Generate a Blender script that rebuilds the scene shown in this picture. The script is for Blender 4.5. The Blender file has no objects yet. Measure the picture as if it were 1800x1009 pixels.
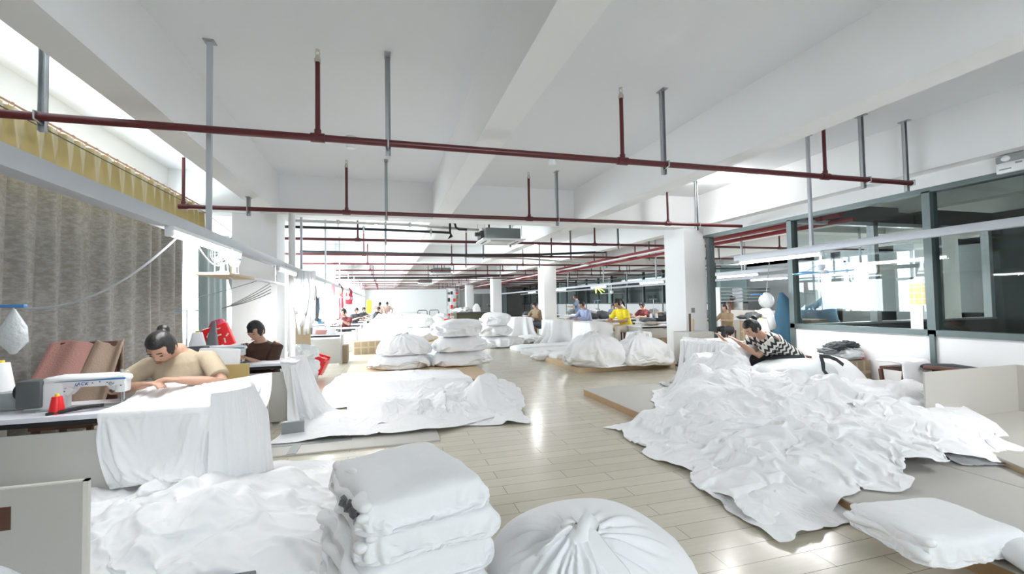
import bpy, bmesh, math, random
from mathutils import Vector, Matrix, noise, Euler
S = bpy.context.scene
C = S.collection
PI = math.pi
rnd = random.Random(7)

# ------------------------------------------------------------------ camera
cam_d = bpy.data.cameras.new('camera'); cam = bpy.data.objects.new('camera', cam_d); C.objects.link(cam)
RX = Vector((0.96201, -0.27245, -0.01748)); UP = Vector((0.00770, -0.03693, 0.99929)); FW = Vector((0.27291, 0.96146, 0.03343))
m3 = Matrix((RX, UP, -FW)).transposed()
cam.matrix_world = Matrix.Translation((0, 0, 1.5)) @ m3.to_4x4()
cam_d.sensor_width = 36; cam_d.lens = 36 * 794 / 1800; cam_d.clip_start = .05; cam_d.clip_end = 200
S.camera = cam

# ------------------------------------------------------------------ world, exposure
w = bpy.data.worlds.new('daylight'); S.world = w; w.use_nodes = True
bg = w.node_tree.nodes['Background']; bg.inputs[0].default_value = (.86, .93, 1, 1); bg.inputs[1].default_value = 2.6
S.view_settings.view_transform = 'Standard'; S.view_settings.look = 'None'; S.view_settings.gamma = 1
S.view_settings.exposure = 1.22
S.cycles.max_bounces = 10; S.cycles.diffuse_bounces = 7; S.cycles.glossy_bounces = 4; S.cycles.transmission_bounces = 6
S.cycles.transparent_max_bounces = 10; S.cycles.sample_clamp_indirect = 6; S.cycles.caustics_reflective = False; S.cycles.caustics_refractive = False

# ------------------------------------------------------------------ daylight through the windows, and an added fill light
def area(name, loc, d, sx, sy, e, col=(1, 1, 1)):
    l = bpy.data.lights.new(name, 'AREA'); l.shape = 'RECTANGLE'; l.size = sx; l.size_y = sy; l.energy = e; l.color = col
    o = bpy.data.objects.new(name, l); C.objects.link(o); o.location = loc
    z = -Vector(d).normalized(); x = Vector((0, 0, 1)).cross(z).normalized(); o.rotation_euler = Matrix((x, z.cross(x), z)).transposed().to_euler(); return o
DAY = (.86, .93, 1)
LG = dict(left=1100, back=75, far=900, right=1000)
area('daylight_left_front', (-3.85, 4, 2.0), (1, 0, -.1), 8.5, 2.2, LG['left'] * .5, DAY)
area('daylight_left_middle', (-3.85, 14, 2.0), (1, 0, -.1), 9, 2.2, LG['left'] * .5, DAY)
area('daylight_left_rear', (-3.85, 24, 2.0), (1, 0, -.1), 9, 2.2, LG['left'] * .36, DAY)
area('daylight_left_end', (-3.85, 37, 2.0), (1, 0, -.1), 14, 2.2, LG['left'] * .9, DAY)
area('added_fill_behind_camera', (2, -3.62, 2.6), (0, 1, -.05), 3, .8, LG['back'], DAY)  # unseen fill added behind the camera to lift the foreground and near ceiling
area('daylight_right', (23.7, 14, 2.0), (-1, 0, -.1), 8, 2.0, LG['right'], DAY)
area('daylight_right_rear', (23.7, 34, 2.0), (-1, 0, -.1), 20, 2.0, LG['right'], DAY)

# ------------------------------------------------------------------ materials
def nn(nt, t, **kw):
    n = nt.nodes.new(t)
    for k, v in kw.items():
        if k in n.inputs: n.inputs[k].default_value = v
        else: setattr(n, k, v)
    return n
def mat(name, col, rough=.6, metal=0, bump=0, bscale=40, var=0, vscale=3, emit=0, spec=None, alpha=None, sheen=0, trans=0):
    m = bpy.data.materials.new(name); m.use_nodes = True; nt = m.node_tree; b = nt.nodes['Principled BSDF']
    c4 = tuple(col) + (1,)
    b.inputs['Base Color'].default_value = c4; b.inputs['Roughness'].default_value = rough; b.inputs['Metallic'].default_value = metal
    if spec is not None: b.inputs['Specular IOR Level'].default_value = spec
    if sheen: b.inputs['Sheen Weight'].default_value = sheen
    tc = nn(nt, 'ShaderNodeTexCoord')
    if var:
        n = nn(nt, 'ShaderNodeTexNoise', Scale=vscale, Detail=5); nt.links.new(tc.outputs['Object'], n.inputs['Vector'])
        r = nn(nt, 'ShaderNodeMapRange'); r.inputs[3].default_value = 1 - var; r.inputs[4].default_value = 1 + var
        nt.links.new(n.outputs[0], r.inputs[0])
        mx = nn(nt, 'ShaderNodeVectorMath', operation='SCALE'); mx.inputs[0].default_value = col
        nt.links.new(r.outputs[0], mx.inputs['Scale']); nt.links.new(mx.outputs[0], b.inputs['Base Color'])
    if bump:
        n = nn(nt, 'ShaderNodeTexNoise', Scale=bscale, Detail=4); nt.links.new(tc.outputs['Object'], n.inputs['Vector'])
        bp = nn(nt, 'ShaderNodeBump', Strength=bump, Distance=.02); nt.links.new(n.outputs[0], bp.inputs['Height']); nt.links.new(bp.outputs[0], b.inputs['Normal'])
    if emit:
        b.inputs['Emission Color'].default_value = c4; b.inputs['Emission Strength'].default_value = emit
    if alpha is not None: b.inputs['Alpha'].default_value = alpha
    if trans: b.inputs['Transmission Weight'].default_value = trans
    return m
M = {}
M['plaster'] = mat('white_plaster', (.80, .81, .81), .85, bump=.05, bscale=25, var=.015, vscale=1.2)
M['ceiling'] = mat('ceiling_paint', (.74, .76, .78), .9, bump=.04, bscale=30, var=.015, vscale=1)
M['cloth'] = mat('white_cotton', (.86, .865, .875), .85, bump=.25, bscale=9, sheen=.1)
M['cloth2'] = mat('soft_white_cotton', (.84, .845, .855), .85, bump=.3, bscale=14)
M['plastic_cloth'] = mat('pale_polythene', (.78, .81, .82), .35, bump=.3, bscale=12)
M['tape'] = mat('black_tape', (.04, .045, .05), .5)
M['red_pipe'] = mat('dark_red_pipe_paint', (.095, .014, .017), .35, var=.25, vscale=6)
M['red_trunk'] = mat('bright_red_pipe_paint', (.24, .022, .028), .4, var=.15, vscale=4)
M['steel'] = mat('galvanised_steel', (.42, .44, .45), .45, .6, var=.15, vscale=8)
M['white_steel'] = mat('white_painted_steel', (.72, .74, .76), .4, .1)
M['rail'] = mat('pale_grey_channel', (.47, .49, .52), .45, .2, var=.05, vscale=5)
M['brass'] = mat('sprinkler_brass', (.55, .52, .48), .35, .8)
M['black_pipe'] = mat('black_foam_pipe', (.02, .022, .024), .7)
M['grey_pipe'] = mat('grey_wrapped_pipe', (.45, .46, .43), .7, bump=.3, bscale=60)
M['frame'] = mat('grey_green_frame', (.13, .165, .165), .45, .3)
M['board'] = mat('greige_melamine', (.50, .485, .45), .5, bump=.03, bscale=120)
M['board_edge'] = mat('pale_edge', (.68, .67, .60), .5)
M['tabletop'] = mat('white_laminate', (.70, .71, .76), .3)
M['ply'] = mat('raw_plywood', (.40, .25, .13), .6, var=.15, vscale=9)
M['pine'] = mat('pale_wood', (.62, .47, .30), .55, var=.1, vscale=6)
M['dark_wood'] = mat('dark_brown_wood', (.10, .045, .03), .5, var=.2, vscale=12)
M['kraft'] = mat('cardboard', (.30, .23, .15), .8, var=.12, vscale=9)
M['kraft_tape'] = mat('parcel_tape', (.42, .34, .22), .35)
M['rust'] = mat('skirting_brown', (.16, .07, .035), .5)
M['white_plastic'] = mat('white_plastic', (.76, .77, .78), .35)
M['blue_plastic'] = mat('blue_plastic', (.06, .19, .42), .35)
M['sky_plastic'] = mat('light_blue_plastic', (.16, .42, .72), .4)
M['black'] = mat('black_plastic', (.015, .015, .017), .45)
M['dark_grey'] = mat('dark_grey_plastic', (.09, .10, .10), .5)
M['grey'] = mat('mid_grey_plastic', (.28, .30, .30), .4)
M['red'] = mat('red_plastic', (.75, .02, .025), .35)
M['yellow'] = mat('yellow_plastic', (.80, .58, .06), .5)
M['lime'] = mat('lime_ribbon', (.45, .75, .05), .6)
M['pink'] = mat('pink_blanket', (.40, .21, .18), .9, bump=.4, bscale=70)
M['beige'] = mat('beige_blanket', (.34, .25, .19), .9, bump=.4, bscale=70)
M['gold'] = mat('gold_valance_satin', (.42, .33, .13), .42, bump=.2, bscale=12, sheen=.3)
M['teal'] = mat('pale_teal_curtain', (.27, .31, .30), .7, bump=.2, bscale=10)
M['blue_cloth'] = mat('blue_cover_cloth', (.06, .16, .25), .8, bump=.2, bscale=8)
M['denim'] = mat('dark_cloth', (.05, .055, .06), .85, bump=.5, bscale=20)
M['greycloth'] = mat('mid_grey_cloth', (.17, .18, .19), .85, bump=.5, bscale=20)
M['tan_card'] = mat('yellow_chair_leather', (.44, .32, .12), .55)
M['skin'] = mat('skin', (.46, .27, .19), .55)
M['hair'] = mat('black_hair', (.008, .007, .007), .45, bump=.3, bscale=60)
M['lip'] = mat('lip', (.35, .12, .10), .5)
M['eye'] = mat('dark_eye', (.02, .015, .012), .3)
M['sclera'] = mat('eye_white', (.5, .5, .5), .3)
M['tube'] = mat('lit_tube', (1, 1, 1), .5, emit=14)
M['bulb'] = mat('lit_bulb', (1, 1, .97), .5, emit=60)
M['cable'] = mat('grey_cable', (.35, .36, .37), .5)
M['white_cable'] = mat('white_cable', (.75, .75, .78), .4)
M['paper'] = mat('paper_sheet', (.74, .75, .74), .6)
M['metal_dark'] = mat('ac_steel', (.20, .22, .22), .35, .7)
M['tan_shirt'] = mat('beige_jersey', (.42, .345, .25), .9, bump=.15, bscale=20)
M['brown_shirt'] = mat('dark_brown_jersey', (.055, .025, .015), .9)
M['yellow_shirt'] = mat('yellow_jersey', (.80, .66, .03), .85)
M['blue_shirt'] = mat('pale_blue_shirt', (.33, .38, .55), .85)
M['maroon_shirt'] = mat('maroon_shirt', (.12, .018, .018), .85)
M['khaki_shirt'] = mat('khaki_shirt', (.27, .20, .12), .85)
M['steelblue_shirt'] = mat('steel_blue_shirt', (.14, .19, .27), .85)
M['olive'] = mat('olive_shirt', (.07, .07, .04), .85)
M['peach'] = mat('peach_shirt', (.60, .42, .36), .85)
M['white_trousers'] = mat('cream_trousers', (.68, .63, .56), .85)
M['dark_trousers'] = mat('dark_trousers', (.02, .022, .028), .85)
M['jeans'] = mat('grey_blue_jeans', (.10, .13, .17), .85)
M['glasswhite'] = mat('frosted_pane', (.82, .86, .88), .3, emit=0)
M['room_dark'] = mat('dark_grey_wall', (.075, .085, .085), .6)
M['bag_clear'] = mat('clear_polythene', (.62, .65, .66), .15, bump=.6, bscale=30, alpha=.75)

def node_mat(name):
    m = bpy.data.materials.new(name); m.use_nodes = True; nt = m.node_tree
    return m, nt, nt.nodes['Principled BSDF'], nn(nt, 'ShaderNodeTexCoord')
# glossy wood-look floor tiles, laid across the hall
m, nt, b, tc = node_mat('floor_tiles')
br = nn(nt, 'ShaderNodeTexBrick'); br.offset = .38; br.offset_frequency = 2; br.squash = 1
br.inputs['Color1'].default_value = (.55, .505, .41, 1); br.inputs['Color2'].default_value = (.60, .555, .455, 1); br.inputs['Mortar'].default_value = (.22, .19, .15, 1)
br.inputs['Scale'].default_value = 1; br.inputs['Mortar Size'].default_value = .0022; br.inputs['Mortar Smooth'].default_value = .1
br.inputs['Brick Width'].default_value = .92; br.inputs['Row Height'].default_value = .165
nt.links.new(tc.outputs['Object'], br.inputs['Vector'])
mp = nn(nt, 'ShaderNodeMapping'); mp.inputs['Scale'].default_value = (1.2, 14, 1); nt.links.new(tc.outputs['Object'], mp.inputs[0])
gr = nn(nt, 'ShaderNodeTexNoise', Scale=2.2, Detail=6); nt.links.new(mp.outputs[0], gr.inputs['Vector'])
mr = nn(nt, 'ShaderNodeMapRange'); mr.inputs[3].default_value = .90; mr.inputs[4].default_value = 1.08; nt.links.new(gr.outputs[0], mr.inputs[0])
vm = nn(nt, 'ShaderNodeVectorMath', operation='SCALE'); nt.links.new(br.outputs['Color'], vm.inputs[0]); nt.links.new(mr.outputs[0], vm.inputs['Scale'])
nt.links.new(vm.outputs[0], b.inputs['Base Color'])
n2 = nn(nt, 'ShaderNodeTexNoise', Scale=3.5, Detail=2); nt.links.new(tc.outputs['Object'], n2.inputs['Vector'])
r2 = nn(nt, 'ShaderNodeMapRange'); r2.inputs[3].default_value = .13; r2.inputs[4].default_value = .26; nt.links.new(n2.outputs[0], r2.inputs[0]); nt.links.new(r2.outputs[0], b.inputs['Roughness'])
bp = nn(nt, 'ShaderNodeBump', Strength=.35, Distance=.002); iv = nn(nt, 'ShaderNodeMath', operation='SUBTRACT'); iv.inputs[0].default_value = 1
nt.links.new(br.outputs['Fac'], iv.inputs[1]); nt.links.new(iv.outputs[0], bp.inputs['Height'])
bp2 = nn(nt, 'ShaderNodeBump', Strength=.08, Distance=.02); n3 = nn(nt, 'ShaderNodeTexNoise', Scale=2.5, Detail=1); nt.links.new(tc.outputs['Object'], n3.inputs['Vector'])
nt.links.new(n3.outputs[0], bp2.inputs['Height']); nt.links.new(bp.outputs[0], bp2.inputs['Normal']); nt.links.new(bp2.outputs[0], b.inputs['Normal'])
M['floor'] = m
def translucent(m, k):
    nt = m.node_tree; b = nt.nodes['Principled BSDF']; out = nt.nodes['Material Output']
    tl = nn(nt, 'ShaderNodeBsdfTranslucent'); ms = nn(nt, 'ShaderNodeMixShader'); ms.inputs[0].default_value = k
    if b.inputs['Base Color'].links: nt.links.new(b.inputs['Base Color'].links[0].from_socket, tl.inputs[0])
    else: tl.inputs[0].default_value = b.inputs['Base Color'].default_value
    nt.links.new(b.outputs[0], ms.inputs[1]); nt.links.new(tl.outputs[0], ms.inputs[2]); nt.links.new(ms.outputs[0], out.inputs[0])
# patterned grey curtain
m, nt, b, tc = node_mat('mottled_grey_curtain')
n = nn(nt, 'ShaderNodeTexNoise', Scale=14, Detail=7, Roughness=.7)
mp = nn(nt, 'ShaderNodeMapping'); mp.inputs['Scale'].default_value = (1, 1, 2.2); nt.links.new(tc.outputs['Object'], mp.inputs[0]); nt.links.new(mp.outputs[0], n.inputs['Vector'])
cr = nn(nt, 'ShaderNodeValToRGB'); cr.color_ramp.elements[0].position = .42; cr.color_ramp.elements[0].color = (.225, .21, .19, 1); cr.color_ramp.elements[1].position = .62; cr.color_ramp.elements[1].color = (.32, .308, .29, 1)
nt.links.new(n.outputs[0], cr.inputs[0]); nt.links.new(cr.outputs[0], b.inputs['Base Color']); b.inputs['Roughness'].default_value = .8
M['curtain'] = m
translucent(m, .02); translucent(M['gold'], .06); translucent(M['teal'], .12)
# zigzag knit
m, nt, b, tc = node_mat('black_white_zigzag_knit')
sx = nn(nt, 'ShaderNodeSeparateXYZ'); nt.links.new(tc.outputs['UV'], sx.inputs[0])
pp = nn(nt, 'ShaderNodeMath', operation='PINGPONG'); pp.inputs[1].default_value = .03; nt.links.new(sx.outputs[0], pp.inputs[0])
ad = nn(nt, 'ShaderNodeMath', operation='ADD'); nt.links.new(pp.outputs[0], ad.inputs[0]); nt.links.new(sx.outputs[1], ad.inputs[1])
mo = nn(nt, 'ShaderNodeMath', operation='PINGPONG'); mo.inputs[1].default_value = .034; nt.links.new(ad.outputs[0], mo.inputs[0])
gt = nn(nt, 'ShaderNodeMath', operation='GREATER_THAN'); gt.inputs[1].default_value = .017; nt.links.new(mo.outputs[0], gt.inputs[0])
mx = nn(nt, 'ShaderNodeMix', data_type='RGBA'); mx.inputs['A'].default_value = (.025, .025, .03, 1); mx.inputs['B'].default_value = (.62, .60, .56, 1)
nt.links.new(gt.outputs[0], mx.inputs['Factor']); nt.links.new(mx.outputs['Result'], b.inputs['Base Color']); b.inputs['Roughness'].default_value = .9
M['zigzag'] = m
# window glass: thin pane, partly mirrors, slightly tinted
def glass(name, tint, rough=.02):
    m = bpy.data.materials.new(name); m.use_nodes = True; nt = m.node_tree; nt.nodes.remove(nt.nodes['Principled BSDF'])
    out = nt.nodes['Material Output']; tr = nn(nt, 'ShaderNodeBsdfTransparent'); tr.inputs[0].default_value = tint + (1,)
    gl = nn(nt, 'ShaderNodeBsdfGlossy', Roughness=rough); gl.inputs[0].default_value = (.9, .95, .95, 1)
    lw = nn(nt, 'ShaderNodeLayerWeight', Blend=.5); pw = nn(nt, 'ShaderNodeMath', operation='POWER'); pw.inputs[1].default_value = 4.5; nt.links.new(lw.outputs['Facing'], pw.inputs[0])
    ma = nn(nt, 'ShaderNodeMath', operation='MULTIPLY_ADD'); ma.inputs[1].default_value = .8; ma.inputs[2].default_value = .045; nt.links.new(pw.outputs[0], ma.inputs[0]); mx = nn(nt, 'ShaderNodeMixShader')
    nt.links.new(ma.outputs[0], mx.inputs[0]); nt.links.new(tr.outputs[0], mx.inputs[1]); nt.links.new(gl.outputs[0], mx.inputs[2]); nt.links.new(mx.outputs[0], out.inputs[0])
    return m
M['glass'] = glass('green_tinted_glass', (.66, .74, .73))
M['glass_clear'] = glass('clear_glass', (.93, .95, .95))
# poster
m, nt, b, tc = node_mat('yellow_notice_print')
br = nn(nt, 'ShaderNodeTexBrick'); br.offset = 0; br.inputs['Scale'].default_value = 1; br.inputs['Brick Width'].default_value = .1; br.inputs['Row Height'].default_value = .085; br.inputs['Mortar Size'].default_value = .006
br.inputs['Color1'].default_value = (.80, .62, .22, 1); br.inputs['Color2'].default_value = (.82, .70, .34, 1); br.inputs['Mortar'].default_value = (.8, .8, .75, 1)
sw = nn(nt, 'ShaderNodeSeparateXYZ'); cb = nn(nt, 'ShaderNodeCombineXYZ'); nt.links.new(tc.outputs['Object'], sw.inputs[0]); nt.links.new(sw.outputs[1], cb.inputs[0]); nt.links.new(sw.outputs[2], cb.inputs[1])
nt.links.new(cb.outputs[0], br.inputs['Vector']); nt.links.new(br.outputs[0], b.inputs['Base Color'])
M['notice'] = m

# ------------------------------------------------------------------ mesh helpers
def nb(): return bmesh.new()
def box(bm, x0, x1, y0, y1, z0, z1, bev=0):
    r = bmesh.ops.create_cube(bm, size=1); vs = r['verts']
    for v in vs:
        v.co = Vector(((x0 + x1) / 2 + v.co.x * (x1 - x0), (y0 + y1) / 2 + v.co.y * (y1 - y0), (z0 + z1) / 2 + v.co.z * (z1 - z0)))
    if bev:
        es = list({e for v in vs for e in v.link_edges})
        bmesh.ops.bevel(bm, geom=es, offset=bev, segments=2, affect='EDGES', profile=.6)
    return bm
def rbox(bm, c, size, rot=(0, 0, 0), bev=0):
    t = nb(); box(t, -size[0] / 2, size[0] / 2, -size[1] / 2, size[1] / 2, -size[2] / 2, size[2] / 2, bev)
    t.transform(Matrix.Translation(c) @ Euler(rot).to_matrix().to_4x4())
    me = bpy.data.meshes.new('t'); t.to_mesh(me); t.free(); bm.from_mesh(me); bpy.data.meshes.remove(me); return bm
def ring(bm, c, ax, side, rx, ry, seg):
    ax = ax.normalized(); s = (side - ax * side.dot(ax)); s = s.normalized() if s.length > 1e-5 else ax.orthogonal().normalized(); t = ax.cross(s)
    return [bm.verts.new(c + s * (rx * math.cos(2 * PI * k / seg)) + t * (ry * math.sin(2 * PI * k / seg))) for k in range(seg)]
def loft(bm, pts, rad, side=(1, 0, 0), seg=12, caps='flat'):
    pts = [Vector(p) for p in pts]; side = Vector(side); R = [r if isinstance(r, (tuple, list)) else (r, r) for r in rad]
    if caps == 'round':
        a = (pts[0] - pts[1]).normalized(); z = (pts[-1] - pts[-2]).normalized(); r0, r1 = R[0], R[-1]; q0, q1 = min(r0), min(r1)
        pre = [(pts[0] + a * q0 * math.sin(t), (r0[0] * math.cos(t), r0[1] * math.cos(t))) for t in (1.45, 1.0, .5)]
        post = [(pts[-1] + z * q1 * math.sin(t), (r1[0] * math.cos(t), r1[1] * math.cos(t))) for t in (.5, 1.0, 1.45)]
        pts = [p for p, _ in pre] + pts + [p for p, _ in post]; R = [r for _, r in pre] + R + [r for _, r in post]
    rings = []
    for i, p in enumerate(pts):
        d = (pts[min(i + 1, len(pts) - 1)] - pts[max(i - 1, 0)])
        if d.length < 1e-6: d = Vector((0, 0, 1))
        rings.append(ring(bm, p, d, side, R[i][0], R[i][1], seg))
    for a, b_ in zip(rings, rings[1:]):
        for k in range(seg): bm.faces.new((a[k], a[(k + 1) % seg], b_[(k + 1) % seg], b_[k]))
    bm.faces.new(rings[0][::-1]); bm.faces.new(rings[-1]); return bm
def pane(bm, p, q, axis):
    (x0, y0, z0), (x1, y1, z1) = p, q
    c = [(x0, y0, z0), (x1, y1, z0), (x1, y1, z1), (x0, y0, z1)]
    bm.faces.new([bm.verts.new(k) for k in c]); return bm
def tube(bm, pts, r, seg=8):
    pts = [Vector(p) for p in pts]; rings = []; s = None
    for i, p in enumerate(pts):
        d = (pts[min(i + 1, len(pts) - 1)] - pts[max(i - 1, 0)]).normalized()
        if s is None: s = d.orthogonal().normalized()
        s = (s - d * s.dot(d)).normalized(); rings.append(ring(bm, p, d, s, r, r, seg))
    for a, b_ in zip(rings, rings[1:]):
        for k in range(seg): bm.faces.new((a[k], a[(k + 1) % seg], b_[(k + 1) % seg], b_[k]))
    bm.faces.new(rings[0][::-1]); bm.faces.new(rings[-1]); return bm
def lathe(bm, prof, c=(0, 0, 0), seg=20):
    c = Vector(c); rs = [[bm.verts.new(c + Vector((r * math.cos(2 * PI * k / seg), r * math.sin(2 * PI * k / seg), z))) for k in range(seg)] for r, z in prof]
    for a, b_ in zip(rs, rs[1:]):
        for k in range(seg): bm.faces.new((a[k], a[(k + 1) % seg], b_[(k + 1) % seg], b_[k]))
    bm.faces.new(rs[0][::-1]); bm.faces.new(rs[-1]); return bm
def ball(bm, c, r, sub=3):
    r = r if isinstance(r, (tuple, list)) else (r, r, r)
    g = bmesh.ops.create_icosphere(bm, subdivisions=sub, radius=1)
    for v in g['verts']: v.co = Vector((c[0] + v.co.x * r[0], c[1] + v.co.y * r[1], c[2] + v.co.z * r[2]))
    return bm
def sag(a, b_, drop, n=14):
    a, b_ = Vector(a), Vector(b_); return [a.lerp(b_, t / n) - Vector((0, 0, drop * 4 * (t / n) * (1 - t / n))) for t in range(n + 1)]
def obj(name, bm, m, parent=None, smooth=None):
    me = bpy.data.meshes.new(name)
    if isinstance(bm, bmesh.types.BMesh): bm.to_mesh(me); bm.free()
    else: me = bm
    for k in (m if isinstance(m, (list, tuple)) else [m]): me.materials.append(k)
    o = bpy.data.objects.new(name, me); C.objects.link(o)
    if parent: o.parent = parent
    if smooth is None or smooth:
        me.polygons.foreach_set('use_smooth', [True] * len(me.polygons))
        if smooth is None:
            try: me.set_sharp_from_angle(angle=.6)
            except Exception: pass
    return o
def tag(o, label, cat, group=None, kind=None):
    o['label'] = label; o['category'] = cat
    if group: o['group'] = group
    if kind: o['kind'] = kind
    return o
def thing(name, label, cat, loc=(0, 0, 0), rz=0, group=None):
    o = bpy.data.objects.new(name, None); C.objects.link(o); o.location = loc; o.rotation_euler = (0, 0, rz); o.empty_display_size = .1
    return tag(o, label, cat, group)
def struct(name, bm, m):
    o = obj(name, bm, m); o['kind'] = 'structure'; return o
def dup(root, loc, rz=None, label=None, group=None, scale=None):
    r = root.copy(); C.objects.link(r); r.location = loc
    if rz is not None: r.rotation_euler = (0, 0, rz)
    if scale is not None: r.scale = scale if isinstance(scale, tuple) else (scale,) * 3
    if label: r['label'] = label
    if group: r['group'] = group
    def rec(src, dst):
        for ch in list(src.children):
            c = ch.copy(); C.objects.link(c); c.parent = dst; rec(ch, c)
    rec(root, r); return r

# ------------------------------------------------------------------ draped cloth: a sheet slightly too large settles over a core shape
def sheet_bm(nx, ny, fn, clip=None):
    bm = nb(); vs = [[bm.verts.new(fn(i / (nx - 1), j / (ny - 1))) for i in range(nx)] for j in range(ny)]
    for j in range(ny - 1):
        for i in range(nx - 1): bm.faces.new((vs[j][i], vs[j][i + 1], vs[j + 1][i + 1], vs[j + 1][i]))
    if clip:
        dead = [v for v in bm.verts if clip(v.co)]; bmesh.ops.delete(bm, geom=dead, context='VERTS')
    return bm
SIMS = []
def cloth_obj(name, bm, m, cores, grow=.2, frames=26, pins=None, parent=None, bend=.03, press=None, sub=1, thick=0, gravity=1, selfc=False, fric=15):
    me = bpy.data.meshes.new(name); bm.to_mesh(me); bm.free(); me.materials.append(m)
    o = bpy.data.objects.new(name, me); C.objects.link(o)
    col = bpy.data.collections.new('core_' + name); cs = []
    for cb in cores:
        cm = bpy.data.meshes.new('core'); cb.to_mesh(cm); cb.free()
        c = bpy.data.objects.new('core', cm); C.objects.link(c); col.objects.link(c)
        c.modifiers.new('c', 'COLLISION'); c.collision.thickness_outer = .006; c.collision.cloth_friction = fric; cs.append(c)
    md = o.modifiers.new('cl', 'CLOTH'); s = md.settings
    s.quality = 5; s.mass = .2; s.tension_stiffness = s.compression_stiffness = 15; s.shear_stiffness = 5; s.bending_stiffness = bend
    s.air_damping = 3; s.shrink_min = s.shrink_max = -grow; s.effector_weights.gravity = gravity
    if press is not None: s.use_pressure = True; s.uniform_pressure_force = press
    if pins is not None:
        g = o.vertex_groups.new(name='p'); ids = [v.index for v in me.vertices if pins(v.co)]
        if ids: g.add(ids, 1, 'REPLACE'); s.vertex_group_mass = 'p'
    md.collision_settings.distance_min = .006; md.collision_settings.collection = col; md.collision_settings.use_self_collision = selfc
    if selfc: md.collision_settings.self_distance_min = .008
    md.point_cache.frame_start = 1; md.point_cache.frame_end = frames
    SIMS.append((o, cs, col, frames, sub, thick)); o['_p'] = 1; o.parent = parent
    return o
def run_sims():
    mx = max(s[3] for s in SIMS)
    for f in range(1, mx + 1): S.frame_set(f)
    dg = bpy.context.evaluated_depsgraph_get()
    news = [bpy.data.meshes.new_from_object(s[0].evaluated_get(dg)) for s in SIMS]
    for (o, cs, col, fr, sub, thick), me in zip(SIMS, news):
        o.modifiers.clear(); o.vertex_groups.clear(); o.data = me; del o['_p']
        if o.parent: me.transform(o.matrix_parent_inverse); o.matrix_parent_inverse = Matrix.Identity(4)
        me.polygons.foreach_set('use_smooth', [True] * len(me.polygons))
        if thick: t = o.modifiers.new('t', 'SOLIDIFY'); t.thickness = thick; t.offset = 1
        if sub: t = o.modifiers.new('s', 'SUBSURF'); t.levels = 0; t.render_levels = sub
        for c in cs: bpy.data.objects.remove(c)
        bpy.data.collections.remove(col)
    S.frame_set(1)
def floor_core(z=0, x0=-8, x1=12, y0=-2, y1=30):
    b_ = nb(); box(b_, x0, x1, y0, y1, z - .5, z); return b_
def fbm(x, y, s, seed=0, oct=3):
    return noise.fractal(Vector((x * s, y * s, seed * 7.3)), 1.0, 2.0, oct)
def hcore(x0, x1, y0, y1, fn, n=50):
    """a lump of stuff under the cloth: height field fn(x, y)"""
    return sheet_bm(n, n, lambda u, v: (x0 + (x1 - x0) * u, y0 + (y1 - y0) * v, fn(x0 + (x1 - x0) * u, y0 + (y1 - y0) * v)))
def quad(c, u, v):
    (ax, ay), (bx, by), (cx, cy), (dx, dy) = c
    return ((ax * (1 - u) + bx * u) * (1 - v) + (dx * (1 - u) + cx * u) * v, (ay * (1 - u) + by * u) * (1 - v) + (dy * (1 - u) + cy * u) * v)
def gsum(x, y, bumps):
    h = 0
    for bx, by, r, z in bumps:
        d = ((x - bx) ** 2 + (y - by) ** 2) / (r * r); h = max(h, z * math.exp(-d * d * .7))
    return h

# ================================================================== the setting
CE = 3.91; BB = 3.19; LX = -3.57; ZE = 49.0; PX = 7.35; RXW = 24.0
CY = [9.06 + 9.7 * k for k in range(5)]
b = nb(); box(b, LX - .3, RXW + .3, -4, ZE + .3, -.2, 0); struct('floor', b, M['floor'])
b = nb(); box(b, LX - .3, RXW + .3, -4, ZE + .3, CE, CE + .2); struct('ceiling', b, M['ceiling'])
b = nb(); box(b, LX - .3, RXW + .3, ZE, ZE + .3, 0, CE); struct('wall_far', b, M['plaster'])
# window wall on the left: header, low wall, piers
b = nb(); box(b, LX - .25, LX, -4, ZE, 3.25, CE); box(b, LX - .25, LX, -4, ZE, 0, .85)
for y in [-.8] + CY: box(b, LX - .25, LX + .02, y, y + .5, .85, 3.25)
struct('wall_left', b, M['plaster'])
k = 1
for y0, y1 in [(-4, -.8)] + [(y + .5, y + 9.7) for y in [-.8] + CY[:-1]]:
    if y0 == -.3: y1 = 9.06
    f = nb(); n = max(1, round((y1 - y0) / 1.5))
    for q in range(n + 1):
        yy = y0 + (y1 - y0) * q / n; box(f, LX - .12, LX - .06, yy - .03, yy + .03, .85, 3.25)
    for z in (.88, 2.35, 3.22): box(f, LX - .12, LX - .06, y0, y1, z - .03, z + .03)
    fo = obj(f'window_{k}', f, M['white_steel']); fo['kind'] = 'structure'
    g = nb(); pane(g, (LX - .09, y0, .85), (LX - .09, y1, 3.25), 0); obj('pane', g, M['glass_clear'], fo); k += 1
# wall behind the camera, with an opening added for the fill light
b = nb(); box(b, LX, RXW, -3.7, -3.5, 0, 2.2); box(b, LX, RXW, -3.7, -3.5, 3.0, CE); box(b, LX, .5, -3.7, -3.5, 2.2, 3.0); box(b, 3.5, RXW, -3.7, -3.5, 2.2, 3.0)
struct('wall_back', b, M['plaster'])
# right outer wall
b = nb(); box(b, RXW, RXW + .25, -4, ZE, 0, .9); box(b, RXW, RXW + .25, -4, ZE, 3.05, CE)
for y in (-3, 6, 17, 28, 44): box(b, RXW, RXW + .25, y, y + 3.2, .9, 3.05)
struct('wall_right', b, M['plaster'])
f = nb()
for y in range(9, 49, 2): box(f, RXW + .02, RXW + .08, y - .03, y + .03, .9, 3.05)
box(f, RXW + .02, RXW + .08, 9, 49, 2.3, 2.36); fo = obj(f'window_{k}', f, M['white_steel']); fo['kind'] = 'structure'; k += 1
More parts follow.
